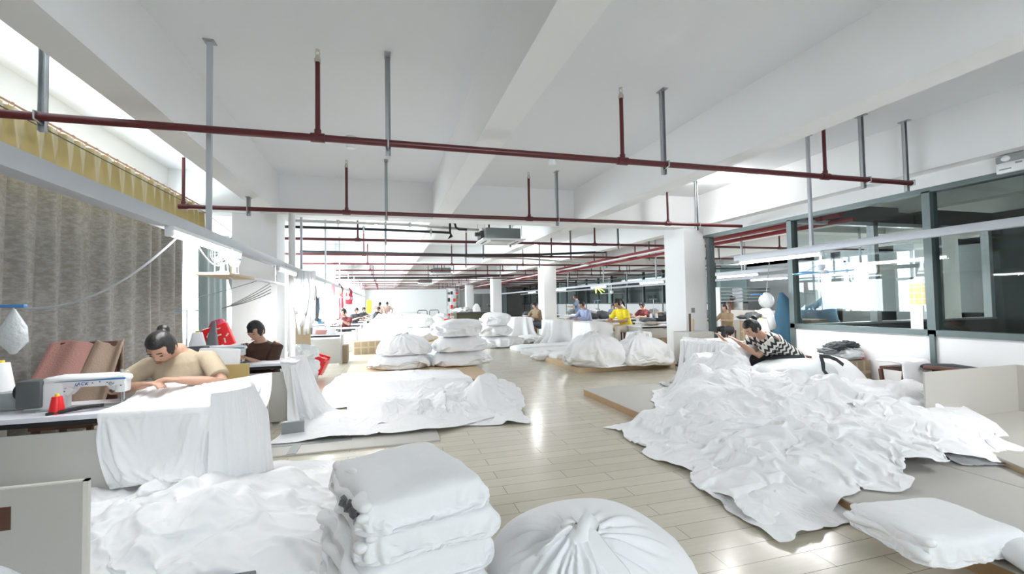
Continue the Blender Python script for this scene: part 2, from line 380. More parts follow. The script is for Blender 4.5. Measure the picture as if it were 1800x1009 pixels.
# beams
n = 1
for x0 in (-2.13, .95, 4.0, 7.07, 10.15, 13.2, 16.3, 19.4):
    b = nb(); box(b, x0, x0 + .3, -4, ZE, BB, CE + .01); o = struct(f'trim_{n}', b, M['plaster']); n += 1
for y in [-.7] + CY:
    b = nb(); box(b, LX, RXW, y - .02, y + .38, BB - .01, CE + .01); struct(f'trim_{n}', b, M['plaster']); n += 1
# columns
for i, y in enumerate(CY):
    b = nb(); box(b, -2.6, -1.87, y, y + .7, 0, BB + .3, .008); struct(f'wall_column_left_{i+1}', b, M['plaster'])
    b = nb(); box(b, 6.79, 7.37, y, y + .78, 0, BB + .3, .008); struct(f'wall_column_middle_{i+1}', b, M['plaster'])
    b = nb(); box(b, 15.4, 16.1, y, y + .7, 0, BB + .3, .008); struct(f'wall_column_right_{i+1}', b, M['plaster'])
# header over the partition, low wall, skirting
b = nb(); box(b, PX - .02, PX + .1, -3.5, 9.06, 2.99, BB + .02); struct('wall_partition_header', b, M['plaster'])
b = nb(); box(b, PX, PX + .1, -3.5, 6.74, 0, .93); struct('wall_partition', b, M['plaster'])
b = nb(); box(b, PX - .015, PX, -3.5, 6.74, 0, .1); struct('baseboard_right', b, M['rust'])
# grey glazed partition frame
f = nb()
box(f, PX - .03, PX + .12, -3.5, 9.06, 2.93, 3.0); box(f, PX - .03, PX + .12, -3.5, 6.74, .93, 1.01)
for y in (-2.6, -.2, 2.2, 4.47, 6.70, 8.92):
    box(f, PX - .03, PX + .12, y - .05, y + .05, .0 if y > 6 else .93, 2.95)
box(f, PX - .035, PX + .02, 4.44, 4.50, .1, .95)
fr = obj(f'window_{k}', f, M['frame']); fr['kind'] = 'structure'; k += 1
for y0, y1 in ((-2.55, -.25), (-.15, 2.15), (2.25, 4.42), (4.52, 6.65)):
    g = nb(); pane(g, (PX + .043, y0, 1.0), (PX + .043, y1, 2.94), 0); obj('pane', g, M['glass'], fr)
# inner cross partition behind the glass
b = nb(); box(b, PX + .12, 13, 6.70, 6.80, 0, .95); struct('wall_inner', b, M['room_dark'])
f = nb(); box(f, PX + .12, 13, 6.68, 6.82, .95, .99)
for x in (9.5, 11.3, 12.9): box(f, x - .06, x + .06, 6.68, 6.82, .98, 3.0)
box(f, PX + .12, 13, 6.68, 6.82, 2.9, 2.97)
fr = obj(f'window_{k}', f, M['white_steel']); fr['kind'] = 'structure'; k += 1
g = nb(); pane(g, (PX + .15, 6.74, 1.0), (12.9, 6.74, 2.9), 0); obj('pane', g, M['glass_clear'], fr)
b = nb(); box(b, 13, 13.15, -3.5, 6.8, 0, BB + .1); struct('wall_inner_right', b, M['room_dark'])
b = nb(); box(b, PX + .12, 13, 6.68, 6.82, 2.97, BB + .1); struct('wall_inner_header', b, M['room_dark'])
# lit outer windows seen through the glass (another window bay) 
b = nb()
for y0, y1 in ((9.0, 10.1), (11.4, 12.0), (13.3, 13.7), (14.4, 18)): box(b, 17, 17.15, y0, y1, 0, BB + .1)
box(b, 17, 17.15, 9, 18, 0, .95); box(b, 17, 17.15, 9, 18, 3.0, BB + .1)
struct('wall_bay', b, mat('bay_wall', (.35, .37, .38), .8))
f = nb()
for y in (10.9, 11.9, 13.0, 14.2): box(f, 17.03, 17.1, y - .04, y + .04, .95, 3.0)
box(f, 17.03, 17.1, 9, 18, 2.0, 2.1); fo = obj(f'window_{k}', f, M['white_steel']); fo['kind'] = 'structure'; k += 1
# glazed dark partition of the rear right hall
for (x0, x1, y0, y1, lab) in ((15.1, 24, 18.0, 18.1, 'rear'), (15.1, 15.2, 18.1, 49, 'side')):
    b = nb(); box(b, x0, x1, y0, y1, 0, 1.25); struct('wall_rear_' + lab, b, M['plaster'])
    f = nb(); box(f, x0, x1, y0 - .02, y1 + .02, 1.25, 1.32); box(f, x0, x1, y0 - .02, y1 + .02, 2.9, 2.97)
    L = max(x1 - x0, y1 - y0); q = 0
    while q <= L:
        if lab == 'rear': box(f, x0 + q, x0 + q + .1, y0 - .02, y1 + .02, .0, BB)
        else: box(f, x0 - .02, x1 + .02, y0 + q, y0 + q + .1, .0, BB)
        q += 2.0
    fo = obj(f'window_{k}', f, M['frame']); fo['kind'] = 'structure'; k += 1
    g = nb(); pane(g, (x0 + .05, y0 + .05, 1.3), (x1 - .05 if lab == 'rear' else x0 + .05, y1 - .05 if lab == 'side' else y0 + .05, 2.93), 0); obj('pane', g, M['glass'], fo)
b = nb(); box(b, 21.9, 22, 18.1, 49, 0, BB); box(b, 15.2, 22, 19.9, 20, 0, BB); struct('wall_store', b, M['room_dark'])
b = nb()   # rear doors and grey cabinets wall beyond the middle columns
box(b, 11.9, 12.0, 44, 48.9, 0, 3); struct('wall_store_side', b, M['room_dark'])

# ================================================================== sprinkler pipes
def pipe_run(y, z, x0, x1, heads, hangers, label, group=None):
    t = thing('sprinkler_pipe', label, 'pipe', (0, y, z), 0, group)
    b = nb(); n = 16; pts = [(x0 + (x1 - x0) * i / n, 0, .0) for i in range(n + 1)]; tube(b, pts, .033, 12)
    for x in heads: tube(b, [(x - .06, 0, 0), (x + .06, 0, 0)], .043, 12)
    obj('pipe', b, M['red_pipe'], t)
    for x in heads:
        top = CE - z - .12; b = nb(); tube(b, [(x, 0, .02), (x, 0, top - .05)], .022, 10); tube(b, [(x, 0, .03), (x, 0, .075)], .03, 10)
        r = obj('riser', b, M['red_pipe'], t)
        b = nb(); lathe(b, [(.03, top - .06), (.03, top - .03), (.018, top), (.012, top + .01)], (x, 0, 0), 10)
        for s in (-1, 1): tube(b, [(x + s * .012, 0, top), (x + s * .02, 0, top + .03), (x + s * .005, 0, top + .055)], .004, 5)
        lathe(b, [(.022, top + .055), (.022, top + .06)], (x, 0, 0), 10); obj('sprinkler_head', b, M['brass'], r)
    for x in hangers:
        zt = (CE if True else BB) - z; b = nb()
        if any(x0b - .05 < x < x0b + .35 for x0b in (-2.13, .95, 4.0, 7.07)): zt = BB - z
        box(b, x - .025, x - .02, .035, .075, -.1, zt - .01); box(b, x + .02, x + .025, .035, .075, -.1, zt - .01); box(b, x - .025, x + .025, .07, .075, -.1, zt - .01)
        box(b, x - .03, x + .03, -.02, .12, zt - .012, zt - .001); tube(b, [(x, .055, -.045), (x, -.045, -.03), (x, -.045, .03), (x, .055, .045)], .008, 6)
        obj('hanger', b, M['steel'], t)
    return t
ords = ['nearest', 'second', 'third', 'fourth', 'fifth', 'sixth', 'seventh', 'eighth', 'ninth', 'tenth', 'eleventh', 'twelfth', 'thirteenth', 'farthest']
for q in range(14):
    y = [4.4, 7.72][q] if q < 2 else 7.72 + 3.24 * (q - 1)
    x1 = 6.95 if q < 2 else 15.0
    heads = [-.57, 2.54, 5.43] + ([] if q < 2 else [8.6, 11.6]); hang = [.05, 3.1, 6.15] + ([] if q < 2 else [9.2, 12.2])
    if q == 0: hang = [-2.62] + hang + [6.95]
    if q == 1: heads = [-2.85] + heads; hang = [-2.0] + hang; x1 = 7.2
    if q > 7: heads, hang = heads[:3:2], hang[:3:2]
    pipe_run(y, 3.03 if q == 0 else 3.0, -3.2 if q == 0 else -2.85, x1, heads, hang, f'dark red sprinkler pipe crossing under the ceiling, {ords[q]} from the camera', 'red sprinkler pipes across the hall')
def simple_pipe(name, pts, r, m, label, cat='pipe', group=None, rods=()):
    t = thing(name, label, cat, pts[0], 0, group); o = Vector(pts[0]); b = nb(); tube(b, [Vector(p) - o for p in pts], r, 10); obj('pipe', b, m, t)
    for (x, y, z) in rods:
        b = nb(); tube(b, [Vector((x, y, z - .1)) - o, Vector((x, y, CE - .002)) - o], .006, 6); tube(b, [Vector((x, y, z - r - .01)) - o, Vector((x, y, z + r + .02)) - o], r * 1.15, 8); obj('hanger_rod', b, M['steel'], t)
    return t
simple_pipe('condensate_pipe', [(-1.9, 9.9, 3.22), (-.5, 9.9, 3.21), (.6, 9.9, 3.2), (1.45, 10.0, 3.17), (2.1, 10.1, 3.16)], .03, M['grey_pipe'], 'grey wrapped refrigerant pipe running to the nearest ceiling cassette', rods=[(-.9, 9.9, 3.215), (.55, 9.9, 3.2)])
simple_pipe('drain_pipe', [(-2.1, 9.95, 3.10), (-.5, 9.95, 3.095), (1.0, 9.95, 3.07), (1.42, 9.95, 3.06)], .028, M['black_pipe'], 'black foam drain pipe under the grey pipe beside the nearest cassette', rods=[(-.4, 9.95, 3.095), (1.0, 9.95, 3.07)])
simple_pipe('drain_pipe_trap', [(1.44, 9.95, 3.0), (1.38, 9.95, 2.93), (1.46, 9.95, 2.98), (1.42, 9.95, 3.05), (1.42, 9.95, 3.27), (1.46, 9.95, 3.30), (1.53, 9.95, 3.27), (1.55, 9.95, 3.18), (1.62, 9.95, 3.14), (1.8, 9.95, 3.14)], .025, M['black_pipe'], 'looped black pipe trap left of the nearest ceiling cassette')
simple_pipe('foam_pipe', [(-2.3, 14, 3.05), (0, 14, 3.03), (2.5, 14, 3.0), (5, 14, 3.05), (7.5, 14.3, 3.2)], .04, M['black_pipe'], 'long black foam pipe crossing behind the nearest ceiling cassette')
simple_pipe('wrapped_pipe', [(2.5, 14.3, 2.98), (4.5, 14.5, 2.96), (6.2, 15, 2.92), (7.8, 16, 2.9)], .03, M['grey_pipe'], 'grey wrapped pipe curving toward the red trunk pipes')
simple_pipe('foam_pipe', [(-2.3, 26, 2.99), (3, 26, 2.97), (7.5, 26, 3.1)], .055, M['black_pipe'], 'black foam pipe crossing the far half of the hall')
simple_pipe('trunk_pipe', [(8.0, 6.2, 3.01), (8.0, 12, 3.0), (8.0, 48.5, 2.98)], .075, M['red_trunk'], 'thick bright red trunk pipe running lengthwise beyond the partition')
simple_pipe('trunk_pipe', [(8.3, 6.2, 2.92), (8.3, 48.5, 2.9)], .045, M['red_trunk'], 'thinner red trunk pipe beside the thick bright red one')
simple_pipe('conduit', [(7.75, 9.5, 2.92), (7.75, 48.5, 2.9)], .03, M['white_steel'], 'white conduit running beside the red trunk pipes')
# rain-water pipe beside the left column
t = thing('drain_stack', 'off-white vertical drain pipe beside the nearest left column', 'pipe', (-1.6, 8.95, 0))
b = nb(); tube(b, [(0, 0, .0), (0, 0, BB)], .058, 14); obj('pipe', b, M['white_plastic'], t)
for z in (2.42, 1.1): b = nb(); tube(b, [(0, 0, z), (0, 0, z + .04)], .066, 14); obj('collar', b, M['white_plastic'], t)
# ceiling cassettes
def cassette(x, y, z, s, label):
    t = thing('ceiling_cassette', label, 'air conditioner', (x, y, z), 0, 'ceiling air conditioner cassettes')
    b = nb(); box(b, -.42, .42, -.42, .42, .03, .29, .01); obj('casing', b, M['metal_dark'], t)
    b = nb(); box(b, -.52, .52, -.5, .5, 0, .035, .008); pn = obj('panel', b, M['white_plastic'], t)
    b = nb(); box(b, -.26, .26, -.25, .25, -.008, .001, .003); obj('grille', b, mat('grille', (.55, .55, .5), .6), pn)
    for sx_, sy_, lx, ly in ((0, -.37, .3, .022), (0, .37, .3, .022), (-.39, 0, .022, .3), (.39, 0, .022, .3)):
        b = nb(); box(b, sx_ - lx, sx_ + lx, sy_ - ly, sy_ + ly, -.006, .001); obj('air_slot', b, M['dark_grey'], pn)
    b = nb(); tube(b, [(-.42, -.1, .17), (-.62, -.1, .17)], .05); tube(b, [(-.42, .1, .2), (-.58, .1, .2)], .03); box(b, -.5, -.42, -.2, .2, .08, .25); obj('pipe_connection', b, M['dark_grey'], t)
    for sx_ in (-.45, .45):
        for sy_ in (-.4, .4): b = nb(); tube(b, [(sx_, sy_, .1), (sx_, sy_, CE - z - .002)], .006, 6); obj('hanger_rod', b, M['steel'], t)
    t.scale = (s, s, 1); return t
cassette(2.72, 10.65, 2.96, 1, 'ceiling air conditioner cassette nearest the camera, above the aisle')
cassette(2.75, 22.5, 2.95, 1, 'second ceiling air conditioner cassette down the aisle')
cassette(2.9, 33, 2.95, 1, 'farthest ceiling air conditioner cassette near the end wall')
# smoke detectors and bulbs on the ceiling
for (x, y, lab) in ((-.44, 6.78, 'left of the middle beam'), (2.66, 6.85, 'right of the middle beam')):
    t = thing('emergency_lamp', 'small white ceiling lamp cylinder ' + lab, 'ceiling lamp', (x, y, CE), 0, 'unlit ceiling cylinders')
    b = nb(); lathe(b, [(.075, -.001), (.08, -.03), (.05, -.05)], (0, 0, 0), 20); obj('base', b, M['white_plastic'], t)
    b = nb(); lathe(b, [(.06, -.05), (.062, -.16), (.055, -.17)], (0, 0, 0), 20); obj('shade', b, M['glasswhite'], t)
for (x, y, lab) in ((6.3, 7.35, 'by the partition'), (6.05, 17.9, 'over the middle of the aisle'), (6.1, 29, 'far down the hall'), (-.2, 13.5, 'above the left machines, behind the cross beam')):
    t = thing('ceiling_bulb', 'lit round bulb under the ceiling ' + lab, 'ceiling lamp', (x, y, CE), 0, 'lit ceiling bulbs')
    b = nb(); lathe(b, [(.04, -.001), (.035, -.06)], (0, 0, 0), 14); obj('holder', b, M['white_plastic'], t)
    b = nb(); ball(b, (0, 0, -.1), .05); obj('bulb', b, M['bulb'], t)
    l = bpy.data.lights.new('bulb_light', 'POINT'); l.energy = 16; l.shadow_soft_size = .06; o = bpy.data.objects.new('bulb_light', l); C.objects.link(o); o.parent = t; o.location = (0, 0, -.2)
# emergency twin spot on header
t = thing('emergency_light', 'white emergency light box with two spot heads on the partition header', 'emergency light', (PX - .06, 3.55, 2.96))
b = nb(); box(b, -.03, .03, -.28, .12, -.0, .13, .01); obj('housing', b, M['white_plastic'], t)
b = nb(); box(b, -.035, .03, -.28, .12, .13, .21, .01); obj('head_tray', b, M['grey'], t)
for y in (.02, -.2): b = nb(); ball(b, (-.04, y, .17), (.03, .045, .035)); obj('spot_head', b, M['glasswhite'], t)
b = nb(); box(b, -.036, -.03, -.12, -.06, .09, .11); obj('indicator', b, M['grey'], t)
b = nb(); box(b, -.034, -.03, -.02, .09, .04, .055); obj('printed_label', b, M['grey'], t)

# ================================================================== lighting rails and tubes
def rail(x, z, y0, y1, rods, label, sz=.05):
    t = thing('cable_rail', label, 'rail', (x, 0, z), 0, 'white lighting rails')
    b = nb(); box(b, -sz, sz, y0, y1, -.047, .047, .004); obj('channel', b, M['rail'], t)
    for y in rods:
        b = nb(); box(b, -.02, .02, y - .02, y + .02, .045, CE - z - .012); rd = obj('drop_rod', b, M['rail'], t)
        b = nb(); box(b, -.045, .045, y - .045, y + .045, CE - z - .012, CE - z - .001); obj('ceiling_plate', b, M['steel'], rd)
    return t
rail(-1.5, 2.125, -2.5, 9.5, [1.3, 4.6, 9.3], 'pale grey lighting rail over the nearest left sewing tables')
rail(-1.5, 2.125, 9.6, 40, [13, 17, 21, 25, 29, 33], 'pale lighting rail continuing over the far left sewing tables')
rail(6.1, 2.21, -2.5, 6.7, [1.6, 5.2], 'white lighting rail in front of the right glass partition')
rail(9.3, 2.2, 7.2, 40, [10, 14, 18, 22, 26], 'white lighting rail over the tables right of the middle columns')
rail(12.2, 2.2, 7.2, 40, [9, 13, 17, 21], 'second white lighting rail farther right of the middle columns')
def tube_lamp(x, y, z, L, label, axis='y', power=18):
    t = thing('tube_lamp', label, 'tube light', (x, y, z), 0 if axis == 'y' else PI / 2, 'lit fluorescent tube lamps')
    b = nb(); box(b, -.03, .03, -L / 2, L / 2, .015, .045, .004); obj('batten', b, M['white_plastic'], t)
    b = nb(); tube(b, [(0, -L / 2 + .03, -.01), (0, L / 2 - .03, -.01)], .017, 12); obj('tube', b, M['tube'], t)
    for s in (-1, 1): b = nb(); box(b, -.022, .022, s * L / 2 - .02, s * L / 2 + .02, -.03, .02, .004); obj('end_cap', b, M['white_plastic'], t)
    if power:
        l = bpy.data.lights.new('tube_light', 'AREA'); l.shape = 'RECTANGLE'; l.size = .05; l.size_y = L; l.energy = power
        o = bpy.data.objects.new('tube_light', l); C.objects.link(o); o.parent = t; o.location = (0, 0, -.04)
    return t
tube_lamp(-1.45, 4.5, 2.035, 1.6, 'lit white tube lamp under the left rail over the near sewing table', power=13)
tube_lamp(-1.45, 7.75, 2.035, 1.3, 'lit tube lamp under the left rail beside the near column', power=18)
tube_lamp(6.08, 5.8, 2.12, 1.55, 'lit tube lamp over the woman in the zigzag top', power=26)
tube_lamp(6.08, 1.5, 2.12, 1.55, 'added tube lamp on the right rail, outside the view, brightening the cloth pile', power=22)  # unseen lamp added to brighten the white cloth on the right
for i, y in enumerate((13, 16.5, 20, 23.5)): tube_lamp(-1.45, y, 2.04, 1.3, f'lit tube lamp over the far left sewing tables, {ords[i]} beyond the column', power=14)
for i, (x, y) in enumerate(((9.3, 10.2), (9.3, 14.3), (12.2, 12.0), (9.3, 18.5), (12.2, 16.2), (9.3, 23), (12.2, 9.3), (9.3, 28))): tube_lamp(x, y, 2.11, 1.5, f'lit tube lamp over the right hall tables, {ords[i]} in its rows', power=22)
# slim clip-on extension battens seen beside the left column
t = thing('sockets_bar', 'white socket bar on a shelf arm below the left rail', 'socket bar', (-1.5, 5.9, 1.83))
b = nb(); box(b, -.03, .03, 0, 1.9, -.012, .012, .004); obj('bar', b, M['white_plastic'], t)
b = nb(); box(b, -.01, .01, 1.2, 1.24, .01, .25); obj('bracket', b, M['white_plastic'], t)
t = thing('fan_shelf', 'small pale wooden shelf hanging under the left tube lamp', 'shelf', (-1.5, 5.1, 1.81))
b = nb(); box(b, -.14, .14, -.42, .42, -.015, .01, .005); obj('board', b, M['pine'], t)
for y in (-.35, .35): b = nb(); tube(b, [(0, y, 0), (0, y, .28)], .004, 6); obj('hanging_wire', b, M['white_cable'], t)

# ================================================================== sewing stations
def station(x, y, lx, ly, label, rz=0, panel='front', mat_top='tabletop', group=None):
    """table, origin at the floor under its centre; long side lx along local x; the solid panel on -y"""
    t = thing('sewing_table', label, 'table', (x, y, 0), rz, group)
    b = nb(); box(b, -lx / 2, lx / 2, -ly / 2, ly / 2, .735, .77, .006); obj('tabletop', b, M[mat_top], t)
    for s in (-1, 1):
        b = nb(); box(b, s * (lx / 2 - .06) - .012, s * (lx / 2 - .06) + .012, -ly / 2 + .04, ly / 2 - .04, 0, .735, .002); obj('side_panel', b, M['board'], t)
    b = nb(); box(b, -lx / 2 + .075, lx / 2 - .075, -ly / 2 + .03, -ly / 2 + .048, .02, .65, .002); obj('front_panel', b, M['board'], t)
    b = nb(); box(b, -lx / 2 + .1, lx / 2 - .1, -ly / 2 + .06, -ly / 2 + .1, .69, .735); obj('black_gap_bar', b, M['black'], t)  # black bar in the gap between tabletop and front panel
    return t
def machine(x, y, z, label, rz=0, s=1, brand=False, group=None, simple=False):
    """lockstitch head, origin on the table under the column end; needle end towards +x"""
    t = thing('sewing_machine', label, 'sewing machine', (x, y, z), rz, group); t.scale = (s,) * 3
    b = nb(); loft(b, [(0.0, 0, .15), (.05, 0, .235), (.14, 0, .247), (.5, 0, .247), (.575, 0, .235)], [(.04, .03), (.062, .035), (.066, .035), (.06, .033), (.045, .03)], side=(0, 1, 0), seg=16, caps='round')
    box(b, .0, .16, -.06, .06, 0, .22, .02); box(b, .02, .575, -.055, .055, .175, .262, .016); box(b, .50, .578, -.05, .05, .115, .25, .018)
    rbox(b, (.185, 0, .15), (.05, .09, .07), (0, .7, 0), .01); rbox(b, (.48, 0, .165), (.05, .085, .06), (0, -.7, 0), .01)
    obj('arm', b, M['white_plastic'], t)
    b = nb(); box(b, 0, .6, -.085, .085, .0, .012, .004); obj('bed', b, M['grey'], t)
    b = nb(); box(b, .1, .579, -.0575, -.05, .225, .24); obj('blue_stripe', b, M['blue_plastic'], t)
    b = nb(); box(b, -.13, .03, -.095, .08, .03, .25, .018); obj('motor_box', b, M['dark_grey'], t)
    if not simple:
        b = nb(); tube(b, [(-.135, .0, .16), (-.165, .0, .16)], .06, 20); obj('handwheel', b, M['black'], t)
        b = nb(); tube(b, [(.545, 0, .12), (.545, 0, .05)], .006, 8); tube(b, [(.545, 0, .05), (.545, 0, .014)], .002, 6); obj('needle_bar', b, M['steel'], t)
        b = nb(); tube(b, [(.53, 0, .12), (.53, 0, .03)], .004, 8); box(b, .515, .545, -.01, .012, .013, .02, .002); obj('presser_foot', b, M['steel'], t)
        b = nb(); tube(b, [(.49, -.052, .20), (.49, -.085, .20)], .014, 14); tube(b, [(.49, -.085, .2), (.5, -.09, .18)], .004, 6); obj('tension_knob', b, M['steel'], t)
        b = nb(); tube(b, [(.475, -.05, .135), (.50, -.075, .128)], .011, 12); obj('lever', b, M['black'], t)
        b = nb()
        for (px, pz) in ((.25, .19), (.31, .20), (.355, .207), (.405, .213), (.455, .205), (.47, .19), (.55, .175), (.17, .15)): tube(b, [(px, -.056 - .004 * (px < .2), pz), (px, -.0605 - .004 * (px < .2), pz)], .0045, 8)
        obj('screw_caps', b, M['black'], t)
        b = nb(); tube(b, [(.53, 0, .26), (.53, 0, .30)], .012, 12); tube(b, sag((.55, -.01, .262), (.59, .01, .25), -.03, 8), .004, 6); obj('thread_guide', b, M['steel'], t)
        for px in (.14, .3, .42): b = nb(); box(b, px, px + .035, -.02, .02, .261, .27, .003); obj('cover_plate', b, M['steel'], t)
    if brand:
        cu = bpy.data.curves.new('txt', 'FONT'); cu.body = 'JACK'; cu.size = .034; cu.extrude = .0008; cu.shear = .25; cu.space_character = 1.25; cu.offset = .0008
        o = bpy.data.objects.new('txt', cu); C.objects.link(o); me = o.to_mesh().copy(); bpy.data.objects.remove(o)
        me.transform(Matrix.Translation((.235, -.0590, .193)) @ Matrix.Rotation(PI / 2, 4, 'X')); obj('lettering', me, M['blue_plastic'], t, smooth=False)
    return t
def cone(x, y, z, m, label, r=.055, h=.15, stand=True, rz=0, group=None):
    t = thing('thread_cone', label, 'thread', (x, y, z), rz, group)
    b = nb(); lathe(b, [(r, 0), (r * 1.02, .01), (r * .62, h), (r * .3, h + .002)], (0, 0, 0), 24); obj('thread', b, m, t)
    b = nb(); lathe(b, [(r * .28, h - .005), (r * .25, h + .02)], (0, 0, 0), 12); obj('core', b, M['yellow'], t)
    return t
def thread_stand(x, y, z, label, rz=0, h=.55, n=2):
    t = thing('thread_stand', label, 'thread stand', (x, y, z), rz, 'thread stands on the tables')
    b = nb(); lathe(b, [(.03, 0), (.03, .01), (.012, .02)], (0, 0, 0), 12); tube(b, [(0, 0, .01), (0, 0, h)], .007, 8); obj('pole', b, M['steel'], t)
    b = nb(); box(b, -.14, .14, -.02, .02, .12, .13, .002); box(b, -.13, .13, -.012, .012, h - .01, h, .002); obj('arms', b, M['sky_plastic'], t)
    for s in (-1, 1)[:n]:
        b = nb(); lathe(b, [(.05, .131), (.052, .15), (.03, .28)], (s * .1, 0, 0), 18); obj('thread_cone', b, M['cloth'], t)
    return t

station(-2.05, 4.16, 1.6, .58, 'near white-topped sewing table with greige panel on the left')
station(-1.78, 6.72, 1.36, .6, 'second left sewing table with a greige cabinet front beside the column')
machine(-2.40, 4.14, .77, 'white sewing machine with blue stripe on the nearest table', s=.9, brand=True)
machine(-2.24, 6.66, .77, 'white sewing machine in front of the woman in dark brown', s=.85)
b = nb(); box(b, -.23, .02, -.005, .005, .0, .42); 
t = thing('access_door', 'framed door panel on the second left sewing table', 'panel', (-1.45, 6.44, .1)); obj('door_leaf', b, M['board'], t)
b = nb(); box(b, -.24, .03, -.012, -.004, .42, .435); box(b, .015, .03, -.012, -.004, 0, .435); obj('edge_strip', b, M['board_edge'], t)
# detached table panel at the bottom left
t = thing('table_end_panel', 'greige board with pale edge standing at the bottom left corner', 'panel', (-1.36, 2.66, 0), 0)
b = nb(); box(b, -1.3, -.02, -.009, .009, 0, .685); obj('board', b, M['board'], t)
b = nb(); box(b, -.02, .0, -.012, .012, 0, .692); box(b, -1.3, 0, -.012, .012, .685, .692); obj('edge_strip', b, M['board_edge'], t)
b = nb(); box(b, -.42, -.29, -.012, -.004, .50, .605); obj('socket_cutout', b, M['dark_wood'], t)
# things on the near table
cone(-2.225, 3.97, .77, M['red'], 'red thread cone with yellow core standing by the machine', r=.045, h=.12)
cone(-2.77, 4.33, .90, M['cloth'], 'large white thread cone at the left picture edge', r=.075, h=.21)
b = nb(); box(b, -2.86, -2.55, 4.2, 4.42, .771, .90, .01); tag(obj('parts_box', b, M['grey']), 'grey box under the large white thread cone', 'box')
b = nb(); tube(b, [(-2.26, 3.92, .777), (-2.18, 3.95, .785), (-2.05, 4.0, .80), (-1.98, 4.03, .80)], .012, 8); bb = nb()
loft(b, [(-2.2, 3.94, .785), (-2.1, 3.985, .80), (-2.0, 4.02, .80)], [(.012, .02)] * 3, side=(0, 0, 1), seg=8)
tag(obj('black_scissors_case', b, M['black']), 'black case with white print lying between the red cone and machine', 'case')
t = thing('bag_of_thread', 'clear plastic bag hanging at the left picture edge above the cone', 'bag', (-2.62, 4.2, 1.2))
b = nb(); loft(b, [(0, 0, 0), (0, 0, .07), (0, 0, .18), (0, 0, .30)], [(.03, .02), (.09, .05), (.08, .05), (.015, .015)], seg=14, caps='round'); obj('bag_body', b, M['bag_clear'], t)
b = nb(); tube(b, [(0, 0, .30), (0, 0, .34)], .008); obj('neck', b, M['bag_clear'], t)
t = thing('hanger_bar', 'blue plastic bar hanging at the left picture edge', 'bar', (-2.62, 4.15, 1.535)); b = nb(); box(b, -.1, .1, -.02, .02, -.012, .012, .006); obj('bar', b, M['blue_plastic'], t)
tag(obj('power_cable', tube(nb(), sag((-1.5, 3.95, 2.03), (-2.58, 4.15, 1.52), .16, 20), .008, 8), M['cable']), 'grey cable sagging from the left tube lamp to the picture edge', 'cable')
tag(obj('thin_cable', tube(nb(), sag((-3.2, 8.6, 1.62), (-1.55, 6.5, 1.84), .02, 12), .005, 6), M['cable']), 'thin grey wire rising across the teal curtain', 'cable')
tag(obj('lamp_cable', tube(nb(), sag((-1.46, 4.25, 2.0), (-1.47, 5.1, 2.0), .12, 14) + [(-1.45, 5.13, 1.9), (-1.46, 5.1, 1.78), (-1.46, 5.0, 1.80), (-1.46, 4.95, 1.95)], .006, 6), M['white_cable']), 'white cable looping below the nearest left tube lamp', 'cable')
tag(obj('drop_cable', tube(nb(), [(-1.43, 7.6, 2.15), (-1.43, 7.62, 1.7), (-1.42, 7.64, 1.2), (-1.42, 7.62, .8)], .012, 8), M['white_cable']), 'thick white cord dropping from the left rail beside the column', 'cable')
# low shelf and covered chair behind the first worker
t = thing('covered_chair', 'chair draped in a dusty pink and beige blanket before the curtain', 'chair', (-2.82, 5.3, 0))
b = nb(); box(b, -.24, .24, -.22, .22, .42, .46, .01); box(b, -.23, .23, .17, .21, .46, 1.18, .01); obj('frame', b, M['dark_wood'], t)
for sx_ in (-.2, .2):
    for sy_ in (-.18, .18): b = nb(); box(b, sx_ - .02, sx_ + .02, sy_ - .02, sy_ + .02, 0, .42); obj('leg', b, M['dark_wood'], t)
def blanket(x0, x1, m, nm, wob):
    return obj(nm, sheet_bm(14, 26, lambda u, v: (x0 + (x1 - x0) * u + (-.5 + u) * .22 * (1 - v) * 0.6 * (1 if v < .5 else 1), .20 - .45 * (abs(v - .5) * 2) * (1 if v < .5 else -.15) - .02 + .03 * math.sin(u * 9 + wob), (.55 + 1.30 * v if v < .5 else 1.20 - .9 * (v - .5)) + .02 * math.sin(u * 5 + wob))), m, t)
pb = blanket(-.27, .12, M['pink'], 'pink_blanket', 0); bb = blanket(.08, .27, M['beige'], 'beige_blanket', 2)
for q in (pb, bb): md = q.modifiers.new('t', 'SOLIDIFY'); md.thickness = .012
t = thing('low_cabinet', 'white low cabinet behind the first seated woman', 'cabinet', (-2.45, 5.75, 0)); b = nb(); box(b, -.3, .35, -.25, .25, 0, .78, .01); obj('body', b, M['board'], t)
b = nb(); box(b, -.32, .37, -.27, .27, .78, .81, .01); obj('cabinet_top', b, M['tabletop'], t)
# yellow chair and white pillow
t = thing('yellow_chair', 'mustard upholstered chair behind the first seated woman', 'chair', (-1.55, 5.25, 0))
b = nb(); box(b, -.2, .2, -.2, .2, .42, .48, .02); obj('seat', b, M['tan_card'], t); b = nb(); box(b, -.2, .17, .14, .18, .5, .9, .02); obj('backrest', b, M['tan_card'], t)
for sx_ in (-.17, .17):
    for sy_ in (-.17, .17): b = nb(); tube(b, [(sx_, sy_, .43), (sx_ * 1.1, sy_ * 1.1, 0)], .012); obj('leg', b, M['black'], t)
b = nb(); rbox(b, (-1.66, 5.42, .97), (.38, .05, .2), (.1, .06, 0), .02); tag(obj('paper_stack', b, M['cloth']), 'upright white folded cloth leaning on the yellow chair', 'cloth')
